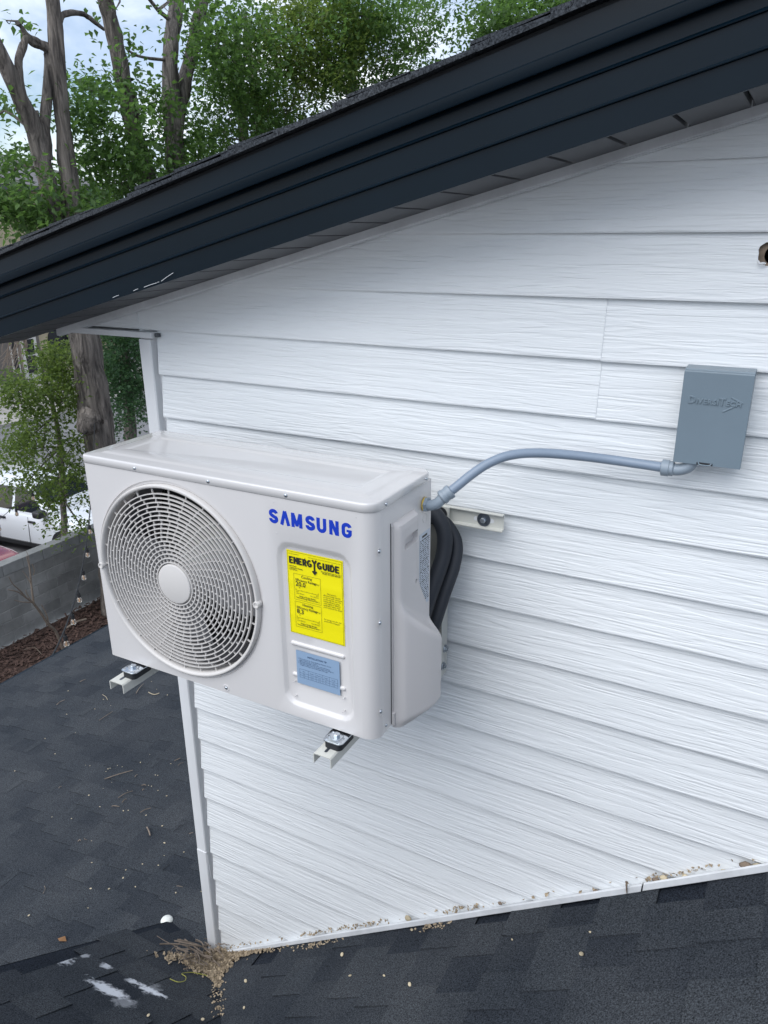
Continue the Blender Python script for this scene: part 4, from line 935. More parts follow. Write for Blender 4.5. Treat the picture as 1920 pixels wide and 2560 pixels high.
# arrow emblem and raised lettering
def emb(path, w, par):
    Lf, Rt = stroke(None, path, w); V, Fc = [], []
    for a, b in zip(Lf, Rt):
        c = (a + b) / 2
        V += [(a.x, byf - 0.0001, a.y), (a.x * .4 + c.x * .6, byf - 0.0013, a.y * .4 + c.y * .6), (b.x * .4 + c.x * .6, byf - 0.0013, b.y * .4 + c.y * .6), (b.x, byf - 0.0001, b.y)]
    for q in range(len(Lf) - 1):
        i = q * 4; Fc += [(i, i + 1, i + 5, i + 4), (i + 1, i + 2, i + 6, i + 5), (i + 2, i + 3, i + 7, i + 6)]
    Fc += [(0, 3, 2, 1), (i + 4, i + 5, i + 6, i + 7)]
    o = pyd('embossed_arrow', [(a - 1.10, b, c - 0.69) for a, b, c in V], Fc, M['boxgrey'], par)
emb([(TX(1.1295), TZb(0.8197)), (TX(1.1485), TZb(0.8108)), (TX(1.1180), TZb(0.7915))], 0.0040, cov)
def embtext(body, x, z, size):
    cu = bpy.data.curves.new('t', 'FONT'); cu.body = body; cu.size = size; cu.extrude = 0.0010; cu.bevel_depth = 0.0005; cu.resolution_u = 2; cu.offset = 0.0001
    o = bpy.data.objects.new('t', cu); COL.objects.link(o); bpy.context.view_layer.update()
    me = bpy.data.meshes.new_from_object(o.evaluated_get(bpy.context.evaluated_depsgraph_get())); wdt = max(v.co.x for v in me.vertices)
    bpy.data.objects.remove(o); bpy.data.curves.remove(cu)
    for v in me.vertices: v.co = (x + v.co.x - 1.10, byf - 0.0004 - v.co.z, z + v.co.y - 0.69)
    me.materials.clear(); link('embossed_letter', me, M['boxgrey'], cov); return x + wdt
xx = TX(1.0530)
for ch, sz in zip('DIVERSITECH', (22, 15, 15, 15, 15, 15, 15, 22, 15, 15, 15)):
    xx = embtext(ch, xx, TZb(0.8035), sz / 1000 * 0.92) + 0.0004
bm = bmesh.new(); box(bm, TX(1.0840), TX(1.1135), byf - 0.0004, byf + 0.004, bz0 + 0.0005, bz0 + 0.0052); db('hasp_slot', bm, M['dark'])
bm = bmesh.new(); tube(bm, smoothpath([(TX(1.087), byf - 0.001, bz0 + 0.0048), (TX(1.090), byf - 0.004, bz0 + 0.0018), (TX(1.099), byf - 0.005, bz0 + 0.0012), (TX(1.108), byf - 0.004, bz0 + 0.0018), (TX(1.111), byf - 0.001, bz0 + 0.0048)], 4), 0.0014, 6); db('hasp_loop', bm, M['boxgrey'], 60)

# ================================================================== flexible conduit
CD = empty('flexible_conduit', (0.5635, -0.235, 0.56), 'grey flexible conduit arching from the outdoor unit to the disconnect box', 'conduit')
cdi = Vector((-0.5635, 0.235, -0.56))
E0 = Vector((0.5635, -0.235, 0.5635))
c_pts = [(0.6085, -0.225, 0.588), (0.628, -0.212, 0.606), (0.652, -0.190, 0.630), (0.680, -0.165, 0.652), (0.716, -0.138, 0.6675), (0.765, -0.108, 0.672), (0.84, -0.075, 0.668), (0.93, -0.050, 0.661), (1.026, -0.046, 0.6575)]
def cdo(name, bm, mt, sm=50):
    bmesh.ops.translate(bm, verts=bm.verts, vec=cdi); return obj(name, bm, mt, CD, sm)
bm = bmesh.new(); tube(bm, smoothpath(c_pts, 10), 0.0104, 16); cdo('conduit_tube', bm, M['conduit'])
def collar(a, b, prof, name, mt, n=20):
    a, b = Vector(a), Vector(b); bm = bmesh.new()
    tube(bm, [a.lerp(b, t) for t, r in prof], [r for t, r in prof], n); cdo(name, bm, mt, 35)
# elbow at the unit
el = smoothpath([E0 + Vector((0.002, 0, 0)), E0 + Vector((0.016, -0.001, 0.0)), E0 + Vector((0.030, 0.001, 0.006)), E0 + Vector((0.040, 0.006, 0.018)), E0 + Vector((0.047, 0.011, 0.0265))], 5)
bm = bmesh.new(); tube(bm, el, 0.0118, 18); cdo('elbow', bm, M['fitting'])
collar(E0 + Vector((0.0002, 0, 0)), E0 + Vector((0.003, 0, 0)), [(0, 0.0158), (1, 0.0158)], 'washer', M['yelwash'])
collar(E0 + Vector((0.003, 0, 0)), E0 + Vector((0.010, 0, 0)), [(0, 0.0172), (0.8, 0.0172), (1, 0.0155)], 'lock_nut', M['fitting'], 6)
dirE = (Vector(c_pts[1]) - Vector(c_pts[0])).normalized(); B0 = Vector(c_pts[0])
collar(B0 - dirE * 0.012, B0 + dirE * 0.016, [(0, 0.0130), (0.1, 0.0163), (0.33, 0.0163), (0.34, 0.0148), (0.62, 0.0148), (0.63, 0.0160), (0.95, 0.0160), (1, 0.0128)], 'compression_nut', M['fitting'])
# elbow at the box
B1 = Vector(c_pts[-1])
collar(B1 - Vector((0.012, 0, 0)), B1 + Vector((0.014, 0, 0)), [(0, 0.0125), (0.06, 0.0172), (0.6, 0.0172), (0.62, 0.0155), (0.9, 0.0155), (1, 0.0122)], 'compression_nut', M['fitting'], 14)
bm = bmesh.new(); tube(bm, smoothpath([B1, B1 + Vector((0.018, 0, -0.001)), B1 + Vector((0.034, 0.0, 0.004)), B1 + Vector((0.044, 0.0, 0.014)), B1 + Vector((0.046, 0.0, 0.034))], 5), 0.0122, 18); cdo('elbow', bm, M['fitting'])

#@@BACKGROUND
# ================================================================== concrete block wall
WX, CH = -10.0, 0.2035
BW = empty('block_wall', (WX, 7, ZY), 'grey concrete block garden wall with pale cap beyond the mulch bed', 'wall')
BWI = Vector((-WX, -7, -ZY))
def blockmesh(w, h, d):
    bm = bmesh.new(); box(bm, -d, 0, 0, w, 0, h, 0.006, 1); me = bpy.data.meshes.new('block'); bm.to_mesh(me); bm.free(); return me
mb, mc = blockmesh(0.39, CH - 0.010, 0.19), blockmesh(0.39, CH - 0.01, 0.215)
mb.materials.append(M['block']); mc.materials.append(M['blockcap'])
for c in range(7):
    for k in range(35):
        o = bpy.data.objects.new('cap_block' if c == 6 else 'block', mc if c == 6 else mb); COL.objects.link(o); o.parent = BW
        o.location = Vector((WX + rnd.uniform(-.002, .002) + (0.008 if c == 6 else 0), 0.0 + k * 0.4 + (0.2 if c % 2 else 0), ZY + c * CH)) + BWI
bm = bmesh.new(); box(bm, WX - 0.18, WX - 0.005, 0.1, 14.1, ZY - 0.55, ZY + 7 * CH - 0.012); bmesh.ops.translate(bm, verts=bm.verts, vec=BWI); obj('mortar', bm, M['mortar'], BW)

# mulch chips
V, Fc = [], []
for _ in range(9000):
    x, y = rnd.uniform(-9.97, -7.2), rnd.uniform(2.5, 11)
    s = rnd.uniform(0.012, 0.045); a = rnd.uniform(0, 6.28); w = s * rnd.uniform(0.25, 0.6); tz = rnd.uniform(-0.02, 0.02); i = len(V)
    hh_ = 0.10 * mnoise.noise(Vector((x * 1.2, y * 1.2, 0))) * 0.3 + 0.02
    ca, sa = math.cos(a), math.sin(a)
    for (p, q, zz) in ((-s, -w, -tz), (s, -w, tz), (s, w, tz + .004), (-s, w, -tz + .004)): V.append((x + p * ca - q * sa, y + p * sa + q * ca, ZY + hh_ + zz + .01))
    Fc.append((i, i + 1, i + 2, i + 3))
tag(pyd('mulch_chips', V, Fc, M['chip']), 'loose red brown bark chips over the mulch bed', 'mulch', kind='stuff')

# ================================================================== trees
def leaves(V, Fc, MI, centre, spread, n, size, bias):
    for _ in range(n):
        p = centre + Vector((rnd.gauss(0, spread), rnd.gauss(0, spread), rnd.gauss(0, spread * 0.8)))
        a = rnd.uniform(0, 6.28); el = rnd.uniform(-1.2, 0.5); d = Vector((math.cos(a) * math.cos(el), math.sin(a) * math.cos(el), math.sin(el)))
        s = d.cross(Vector((rnd.gauss(0, .4), rnd.gauss(0, .4), 1)))
        if s.length < 1e-3: continue
        s.normalize(); nn = s.cross(d); L_ = size * rnd.uniform(0.65, 1.25); w = L_ * rnd.uniform(0.26, 0.38); i = len(V)
        V.extend([tuple(p), tuple(p + d * L_ * .38 + s * w + nn * w * .35), tuple(p + d * L_), tuple(p + d * L_ * .38 - s * w + nn * w * .35)])
        Fc.append((i, i + 1, i + 2)); Fc.append((i, i + 2, i + 3))
        m_ = 0 if rnd.random() < bias else rnd.choice((1, 2)); MI.extend((m_, m_))
def make_tree(name, label, cat, base, stems, blobs, pal, bark, size=0.085, group=None, limb_r=0.03):
    """stems: lists of (point, radius); blobs: (u, v, ru, rv, distance, depth spread, clusters, leaves per cluster)"""
    T = empty(name, base, label, cat, group); bi = -Vector(base)
    for k, st in enumerate(stems):
        pts = [p for p, r in st]; n_ = 5; pp = smoothpath(pts, n_); rr = []
        for i in range(len(st) - 1): rr += [st[i][1] + (st[i + 1][1] - st[i][1]) * q / n_ for q in range(n_)]
        rr.append(st[-1][1]); bm = bmesh.new()
        tube(bm, [p + bi for p in pp], rr, 14, True, 0.30, k * 3.7 + len(name)); obj('trunk' if k == 0 else 'limb', bm, bark, T, 70)
    V, Fc, MI = [], [], []; bm = bmesh.new(); nb = 0
    allp = [p for st in stems for p, r in st]
    for (u, v, ru, rv, d, dd, n, nl) in blobs:
        cpts = []; n = int(n * (1.5 if name == 'young_tree' else 1.35)); sc = d / 15.0
        for _ in range(max(1, round(n / 6.0))):
            t = rnd.uniform(0, 6.28); q = math.sqrt(rnd.random()); c0 = at(u + ru * q * math.cos(t), v + rv * q * math.sin(t), d=d + rnd.uniform(-dd, dd)); cpts.append(c0)
            for _k in range(6):
                c = c0 + Vector((rnd.gauss(0, .17 * sc), rnd.gauss(0, .17 * sc), rnd.gauss(0, .085 * sc)))
                leaves(V, Fc, MI, c, size * rnd.uniform(0.9, 1.7), int(nl * rnd.uniform(.6, 1.4)), size, rnd.choice((.2, .5, .8)))
        ctr = at(u, v + rv * 0.3, d=d); near = min(allp, key=lambda p: (p - ctr).length)
        for c in [ctr] + cpts[::2]:
            mid = near.lerp(c, 0.5) + Vector((rnd.gauss(0, .12), rnd.gauss(0, .12), rnd.gauss(0.1, .1)))
            tube(bm, [x + bi for x in smoothpath([near if c is ctr else ctr, mid if c is ctr else ctr.lerp(c, .5) + Vector((0, 0, -.05)), c], 3)], [limb_r * (1 if c is ctr else .30) * (1 - .12 * q) for q in range(7)], 5, False); nb += 1
    if nb: tag(obj('twigs', bm, bark, T, 60), kind='stuff')
    else: bm.free()
    if V:
        me = bpy.data.meshes.new('crown'); Va = np.array(V) + np.array(bi)
        me.from_pydata(Va.tolist(), [], Fc); me.update()
        o = link('crown', me, pal, T); me.polygons.foreach_set('material_index', MI)
    return T
px = lambda w, p: w * (p - CAM).length / F_PX / 2
def stem(lst, **kw):
    out = []
    for (u, v, w) in lst:
        p = at(u, v, **kw); out.append((p, px(w, p)))
    return out
GT = 'tall trees beyond the roof'
# big twin-stemmed tree by the block wall
sA = stem([(305, 1400, 100), (275, 1230, 84), (249, 1100, 72), (228, 960, 66), (206, 850, 62), (190, 700, 48), (180, 550, 40), (170, 420, 36), (156, 295, 32), (143, 130, 30), (131, 0, 26), (120, -140, 22)], x=-9.2)
base = Vector((sA[0][0].x, sA[0][0].y, ZY))
sA = [(base + Vector((0, 0, -.05)), sA[0][1] * 1.3)] + sA
sA2 = stem([(236, 1000, 50), (226, 860, 44), (185, 720, 40), (140, 560, 38), (112, 430, 36), (85, 330, 34), (45, 230, 32), (0, 130, 30), (-70, 10, 26)], x=-9.35)
sA3 = stem([(120, 400, 22), (112, 330, 22), (118, 240, 20), (126, 150, 22), (116, 120, 20), (96, 108, 16), (70, 92, 14), (52, 66, 8), (40, 60, 5)], x=-9.3)
sA4 = stem([(55, 240, 16), (50, 200, 15), (47, 150, 14), (58, 118, 15), (66, 92, 12), (80, 108, 12), (112, 118, 12)], x=-9.3)
sA5 = stem([(150, 52, 12), (158, 38, 11), (178, 32, 11), (205, 34, 10), (222, 44, 9), (240, 58, 8), (260, 74, 6)], x=-9.2)
kn = stem([(232, 1040, 60), (218, 1058, 56), (204, 1068, 34), (196, 1070, 10)], x=-9.0)
make_tree('twin_stemmed_tree', 'tall grey barked tree with forked trunk and broken arched limb', 'tree', base, [sA, sA2, sA3, sA4, sA5, kn],
  [(90, 500, 120, 70, 14.2, 1.2, 80, 15), (20, 430, 70, 60, 14.5, 1.0, 30, 12), (150, 560, 110, 60, 14.0, 1.0, 60, 15), (-10, 300, 40, 40, 14.5, .6, 5, 8), (15, 45, 25, 20, 14, .5, 4, 7), (60, 280, 35, 30, 14.2, .4, 8, 7)], GREENS['mid'], M['bark'], 0.118, GT)
# leaning tree
sB = stem([(440, 700, 44), (405, 580, 42), (380, 498, 40), (345, 360, 36), (318, 240, 34), (295, 127, 32), (278, 55, 31), (262, 0, 30), (235, -110, 26)], x=-9.8)
base = Vector((sB[0][0].x + .2, sB[0][0].y + .3, ZY)); sB = [(base, sB[0][1] * 1.5)] + sB
make_tree('leaning_tree', 'slender grey barked tree leaning left with leaves halfway up its trunk', 'tree', base, [sB],
  [(225, 250, 60, 90, 15, 1.0, 42, 13), (210, 210, 45, 40, 15, .8, 10, 9), (300, 170, 45, 60, 15, .8, 16, 9), (270, 330, 120, 90, 15, 1.3, 80, 14), (300, 440, 130, 70, 15.5, 1.3, 100, 15), (350, 260, 50, 70, 15.5, 1.0, 18, 10), (290, 15, 25, 20, 15, .5, 3, 6)], GREENS['mid'], M['bark'], 0.118, GT)
# forked tree
sC = stem([(442, 720, 50), (441, 590, 46), (439, 477, 42), (436, 370, 42), (428, 236, 40), (424, 150, 32), (432, 70, 30), (443, 0, 28), (455, -120, 24)], x=-9.5)
sC2 = stem([(438, 330, 34), (452, 250, 30), (472, 160, 27), (490, 80, 26), (506, 0, 25), (525, -110, 22)], x=-9.5)
sC3 = stem([(420, 45, 9), (395, 25, 8), (360, -20, 7)], x=-9.5); sC4 = stem([(420, 150, 6), (390, 148, 6), (345, 140, 5), (320, 125, 4)], x=-9.5)
base = Vector((sC[0][0].x, sC[0][0].y, ZY)); sC = [(base, sC[0][1] * 1.4)] + sC
make_tree('forked_tree', 'grey barked tree splitting into two upright stems above the roof', 'tree', base, [sC, sC2, sC3, sC4],
  [(455, 390, 90, 100, 16.5, 1.5, 100, 16), (400, 300, 50, 70, 16, 1.0, 26, 10), (530, 90, 60, 110, 16, 1.3, 60, 13), (410, 10, 40, 25, 16, .8, 8, 7), (470, 460, 70, 50, 16, 1.2, 50, 15)], GREENS['mid'], M['bark2'], 0.118, GT)
# leafy trees filling the view to the right
def leafy(label, trunk, x, blobs, pal, size, bark='bark'):
    s_ = stem(trunk, x=x); b_ = Vector((s_[0][0].x, s_[0][0].y, ZY)); s_ = [(b_, s_[0][1] * 1.4)] + s_
    make_tree('leafy_tree', label, 'tree', b_, [s_], blobs, GREENS[pal], M[bark], size, GT)
leafy('leafy green tree right beside the forked tree', [(630, 520, 24), (615, 390, 22), (604, 290, 18), (600, 180, 15), (590, 60, 12)], -10.5,
  [(560, 300, 80, 150, 17.5, 1.6, 190, 15), (600, 130, 100, 130, 17.5, 1.6, 190, 14), (650, 300, 80, 120, 17.5, 1.6, 130, 15)], 'mid', 0.10)
leafy('leafy tree with two thin pale stems showing between dense leaves', [(672, 500, 24), (658, 367, 22), (640, 230, 18), (626, 150, 15), (612, 40, 10)], -11.5,
  [(720, 230, 90, 180, 18.5, 1.6, 230, 15), (800, 100, 110, 130, 18.5, 1.6, 260, 15), (740, 30, 90, 60, 18.5, 1.4, 90, 14)], 'bright', 0.10, 'bark2')
leafy('dense green tree whose crown meets the middle of the black rake', [(900, 420, 24), (890, 300, 20), (880, 180, 16), (870, 60, 12)], -11,
  [(880, 210, 90, 140, 18.5, 1.6, 210, 15), (960, 110, 90, 150, 19, 1.6, 190, 14), (900, 20, 110, 60, 18, 1.4, 110, 14), (1040, 90, 70, 120, 19, 1.4, 80, 13)], 'mid', 0.10)
leafy('light green tree peeping over the upper part of the black rake', [(1285, 240, 22), (1275, 120, 18), (1268, 30, 14), (1260, -60, 10)], -8.5,
  [(1250, 100, 70, 90, 17, 1.3, 70, 13), (1330, 40, 100, 70, 17, 1.4, 110, 14), (1225, 20, 50, 50, 17, 1.2, 30, 12), (1430, 15, 70, 50, 17, 1.3, 50, 13)], 'mid', 0.115)
# trees seen under the eave
sS = stem([(165, 1390, 16), (158, 1250, 14), (150, 1120, 12), (138, 1040, 10), (118, 960, 8)], x=-10.9); base = Vector((sS[0][0].x, sS[0][0].y, ZL)); sS = [(base, sS[0][1] * 1.2)] + sS
make_tree('young_tree', 'young bright green leafy tree standing between the car park and block wall', 'tree', base, [sS],
  [(140, 905, 42, 40, 14.6, .7, 55, 15), (150, 985, 75, 75, 14.6, .9, 120, 15), (50, 990, 75, 60, 14.4, .9, 60, 13), (25, 985, 45, 22, 14.4, .6, 24, 13), (110, 1100, 95, 60, 14.5, .9, 90, 14), (30, 1120, 55, 50, 14.4, .8, 32, 12), (150, 1185, 75, 45, 14.5, .8, 56, 13), (60, 1215, 75, 22, 14.4, .7, 20, 11), (165, 1250, 45, 22, 14.2, .6, 24, 12), (172, 1315, 40, 16, 14.0, .3, 9, 10), (110, 1300, 26, 10, 14.1, .3, 4, 8), (215, 1330, 14, 22, 13.6, .3, 8, 9)], GREENS['bright'], M['bark'], 0.078, None, 0.022)
sD = stem([(330, 1150, 30), (325, 1040, 26), (318, 930, 20), (310, 840, 16)], x=-15); base = Vector((sD[0][0].x, sD[0][0].y, ZL)); sD = [(base, sD[0][1] * 1.2)] + sD
make_tree('dark_green_tree', 'dark green leafy tree between the grey trunk and white corner post', 'tree', base, [sD],
  [(310, 900, 75, 110, 22, 1.8, 330, 16), (330, 800, 75, 70, 22, 1.5, 150, 15), (275, 860, 40, 90, 22.5, 1.5, 100, 15), (340, 1010, 60, 60, 22, 1.4, 60, 13), (300, 1060, 55, 40, 21, 1.2, 34, 11)], GREENS['dark'], M['bark'], 0.105)
# far row of trees behind everything
for i, (u, v, d) in enumerate([(500, 470, 42), (700, 400, 45), (900, 330, 44), (330, 500, 45), (180, 520, 48), (1100, 280, 44)]):
    tp = at(u, v, d=d); b_ = Vector((tp.x, tp.y, ZL))
    make_tree('distant_tree', 'distant leafy tree seen only through gaps in the nearer trees', 'tree', b_, [[(b_, .25), (b_.lerp(tp, .6), .2), (tp, .12)]], [(u, v + 40, 110, 100, d, 2.5, 120, 10)], GREENS['dark'], M['bark'], 0.24, 'distant trees')

# bare shrub, stick
BS = empty('bare_shrub', at(170, 1650, x=-8.6), 'leafless brown shrub with forking stems in front of the block wall', 'shrub'); bi = -Vector(BS.location)
for (lst) in ([(176, 1690, 7), (160, 1632, 8), (140, 1580, 8), (122, 1562, 7), (104, 1535, 6.5), (84, 1508, 6)], [(84, 1508, 5), (78, 1460, 4), (74, 1420, 3), (66, 1390, 2)], [(84, 1508, 5), (66, 1495, 4), (45, 1480, 3), (20, 1474, 2)], [(66, 1495, 4), (48, 1474, 3), (32, 1460, 2.2), (22, 1442, 1.5)], [(78, 1460, 3), (66, 1440, 2), (57, 1428, 1.2)], [(84, 1508, 3), (70, 1490, 2.4), (64, 1475, 1.5)], [(122, 1562, 3.5), (116, 1535, 3), (104, 1512, 2)], [(80, 1506, 3), (55, 1505, 2.2), (36, 1500, 1.5)], [(74, 1420, 2), (72, 1395, 1.5), (66, 1378, 1)]):
    st = stem(lst, x=-8.6); bm = bmesh.new(); tube(bm, smoothpath([p + bi for p, r in st], 3), [st[0][1] + (st[-1][1] - st[0][1]) * q / (3 * (len(st) - 1)) for q in range(3 * (len(st) - 1) + 1)], 6); obj('stem', bm, M['twig'], BS, 60)
s0, s1 = at(166, 1570, z=ZY + .05), at(215, 1548, z=ZY + .05)
tag(tubeo('fallen_branch', smoothpath([s0, s0.lerp(s1, .5) + Vector((0, 0, .03)), s1], 4), 0.022, M['twig'], None, 7), 'short broken branch lying on the mulch bed', 'branch')
for lst in ([(60, 1625), (85, 1618), (103, 1635)], [(80, 1410), (86, 1425), (83, 1438)]):
    pp = [at(u, v, z=ZY + .04) if v > 1500 else at(u, v, x=WX + .05) for u, v in lst]
    tag(tubeo('twig', smoothpath(pp, 3), 0.007, M['twig'], None, 5), 'thin curved twig on the mulch bed' if lst[0][1] > 1500 else 'thin dark twig hanging on the block wall', 'twig')

# ================================================================== string lights
def strand(label, P0, P1, sag, nb, t0, t1, r=0.006):
    T = empty('string_lights', P0, label, 'string lights'); bi = -Vector(P0)
    f = lambda t: P0.lerp(P1, t) - Vector((0, 0, sag * 4 * t * (1 - t)))
    bm = bmesh.new(); tube(bm, [f(k / 40) + bi for k in range(41)], r, 6); obj('cable', bm, M['cable'], T, 60)
    for k in range(nb):
        p = f(t0 + (t1 - t0) * k / max(1, nb - 1)) + bi + Vector((0.004 * (k % 2), 0, 0))
        bm = bmesh.new(); tube(bm, [p, p - Vector((0, 0, .05)), p - Vector((0, 0, .052)), p - Vector((0, 0, .10))], [0.005, 0.006, 0.019, 0.021], 10); s_ = obj('socket', bm, M['cable'], T, 35)
        bm = bmesh.new(); lathe(bm, [(0.013, -0.10), (0.022, -0.118), (0.029, -0.140), (0.029, -0.152), (0.020, -0.170), (0.0, -0.176)], p, 'z', 14); bmesh.ops.remove_doubles(bm, verts=bm.verts, dist=1e-6); obj('bulb', bm, M['bulb'], T, 60)
        bm = bmesh.new(); tube(bm, [p - Vector((0, 0, .112)), p - Vector((0, 0, .155))], 0.006, 6); obj('filament', bm, M['filament'], T, 60)
P0 = at(117, 1662, x=-4.03); P1 = at(236, 1055, x=-8.85)
strand('black string light cable with clear bulbs rising from the lower roof eave', P0, P1, 0.62, 9, 0.06, 0.80, 0.0085)
strand('thin black string light cable running from the grey trunk down towards the cars', at(232, 1058, x=-8.86), at(-60, 1345, x=-9.4), 0.10, 4, 0.55, 0.97, 0.005)

# ================================================================== cars
def car(name, label, loc, rot, paint, Lg, Wd, Hh, suv, parts=True):
    T = empty(name, loc, label, 'car'); T.rotation_euler = (0, 0, rot)
    hw = Wd / 2; belt = 1.06 if suv else 0.92; hood = 1.02 if suv else 0.90; wb = -1.25 if suv else -1.30
    st = [(0.0, .42, hood - .32, .70), (-.06, .34, hood - .18, .80), (-.22, .28, hood - .08, .90), (-.6, .26, hood - .02, .97), (wb, .26, belt, 1.0), (-2.4, .26, belt + .02, 1.0), (-Lg + .9, .26, belt + .04, 1.0), (-Lg + .3, .28, belt + .02, .96), (-Lg + .06, .34, belt - .04, .88), (-Lg, .45, belt - .2, .80)]
    bm = bmesh.new(); Ls = []
    for (x, zb, zt, f) in st:
        w = hw * f; h = zt - zb
        q = [(-w * .90, zb), (-w * .985, zb + .10 * h), (-w, zb + .42 * h), (-w * .985, zb + .70 * h), (-w * .955, zb + .90 * h), (-w * .90, zt - .012), (-w * .80, zt)]
        Ls.append([(x, y, z) for y, z in q + [(-y, z) for y, z in q[::-1]]])
    loft(bm, Ls); body = obj('body', bm, paint, T, 40)
    gt = Hh; gx0, gx1 = wb + .02, -Lg + .10; tx0, tx1 = wb - .80, (-Lg + .45 if suv else -Lg + 1.0)
    bm = bmesh.new(); Ls = []
    for (x, y, z0_) in ((None, None, None),): pass
    def ring(z, f):
        a, b = gx0 + (tx0 - gx0) * f, gx1 + (tx1 - gx1) * f; w = hw * (.925 - .19 * f)
        return [(x, y, z) for x, y in rrect(b, a, -w, w, .10 + .08 * f, 4)]
    loft(bm, [ring(belt - .03, 0), ring(belt + .12, .16), ring(belt + .3 * 1, .5 if suv else .55), ring(gt - .06, .94), ring(gt - .02, 1.0), [(x * 1 + (-.0), y * .93, gt) for x, y, z in ring(gt, 1.03)]])
    cab = obj('cabin', bm, paint, T, 40)
    # side windows, both sides
    zlo, zhi = belt + .03, gt - .13
    def gpt(x, z, s, out=.012):
        f = (z - (belt - .03)) / (gt - .02 - (belt - .03)); w = hw * (.925 - .19 * f); return (x, s * (w + out), z)
    xs = [(wb - .35, wb - 1.18), (wb - 1.27, wb - 2.12), (wb - 2.22, -Lg + .45)] if suv else [(wb - .42, wb - 1.3), (wb - 1.38, wb - 2.1)]
    for s in (-1, 1):
        for k, (xa, xb) in enumerate(xs):
            bm = bmesh.new(); d = .48 if k == 0 else 0.0; e = (.22 if k == len(xs) - 1 else 0)
            q = [gpt(xa + (.12 if k == 0 else 0), zlo, s), gpt(xb, zlo, s), gpt(xb + e, zhi, s), gpt(xa - d, zhi, s)]; q2 = [(x, y - s * .02, z) for x, y, z in q]
            loft(bm, [q, q2]); obj('side_window', bm, M['glass'], cab)
        for k in range(3):
            x = wb + .22 - k * (.98 if suv else 1.0); bm = bmesh.new(); tube(bm, [(x, s * hw * 1.002, .34), (x + .03, s * hw * 1.004, .7), (x + .01, s * hw * .96, belt - .08)], .006, 4); obj('door_seam', bm, M['cartrim'], body)
        for k in range(2):
            x = wb - .62 - k * .95; bm = bmesh.new(); box(bm, x - .11, x + .11, s * hw * .985 - .03, s * hw * .985 + .03, belt - .20, belt - .155, .012, 2); obj('door_handle', bm, M['cartrim'], body, 40)
        bm = bmesh.new(); box(bm, wb - .34, wb - .10, s * (hw * .93) - .02 + (s * .14) - .11, s * (hw * .93) + s * .14 + .11, belt + .02, belt + .19, .05, 3); obj('wing_mirror', bm, M['cartrim'], T, 50)
        bm = bmesh.new(); box(bm, -Lg + 1.3, -1.35, s * hw * .97 - .03, s * hw * .97 + .03, .24, .36, .015, 1); obj('sill', bm, M['cartrim'], T)
        bm = bmesh.new(); box(bm, -.36, -.10, s * hw * .66 - .17, s * hw * .66 + .17, hood - .30, hood - .14, .04, 2); obj('headlight', bm, M['lamp'], T, 50)
        bm = bmesh.new(); box(bm, -Lg - .01, -Lg + .2, s * hw * .78 - .09, s * hw * .78 + .09, belt - .32, belt + .02, .03, 2); obj('tail_lamp', bm, M['redlamp'], T, 50)
    f0 = .10
    for nm, xa, xb, sg in (('windscreen', gx0, tx0, 1), ('rear_window', gx1, tx1, -1)):
        bm = bmesh.new(); q = []
        for f in (.10, .90):
            z = belt - .03 + f * (gt - .02 - belt + .03); x = xa + (xb - xa) * f + sg * .012; w = hw * (.925 - .19 * f) - .11; q += [(x, -w, z), (x, w, z)]
        q = [q[0], q[1], q[3], q[2]]; loft(bm, [q, [(x - sg * .02, y, z - .005) for x, y, z in q]]); obj(nm, bm, M['glass'], cab)
    for x in (-.90, -Lg + .95):
        for s in (-1, 1):
            wr = .36 if suv else .32
            latheo('arch_liner', [(wr + .07, s * hw * .80), (wr + .07, s * (hw * 1.003)), (wr + .02, s * (hw * 1.006)), (0, s * hw * 1.004)], (x, 0, wr + .02), 'y', M['cartrim'], T, 28)
            wh = empty('wheel'); wh.parent = T; wh.location = (x, s * (hw - .04), wr)
            latheo('tyre', [(wr * .64, s * -.10), (wr * .96, s * -.10), (wr, s * -.07), (wr, s * .05), (wr * .95, s * .075), (wr * .64, s * .07)], (0, 0, 0), 'y', M['tyre'], wh, 32)
            latheo('rim', [(0, s * .055), (wr * .2, s * .06), (wr * .55, s * .045), (wr * .66, s * .066), (wr * .66, s * -.05)], (0, 0, 0), 'y', M['rim'], wh, 20)
    return T
sp = at(70, 1305, z=ZL + 0.88)
car('parked_suv', 'white parked sport utility vehicle with black mirrors behind the block wall', (sp.x + 1.87 * math.cos(.08) + .02, sp.y + .92 + .16, ZL), 0.08, M['carwhite'], 4.55, 1.84, 1.74, True)
rc = at(66, 1385, z=ZL + .84)
car('parked_red_car', 'dark red parked car nosed up to the block wall beside the white one', (rc.x + .2, rc.y - .75, ZL), 0.05, M['carred'], 4.3, 1.76, 1.47, False)

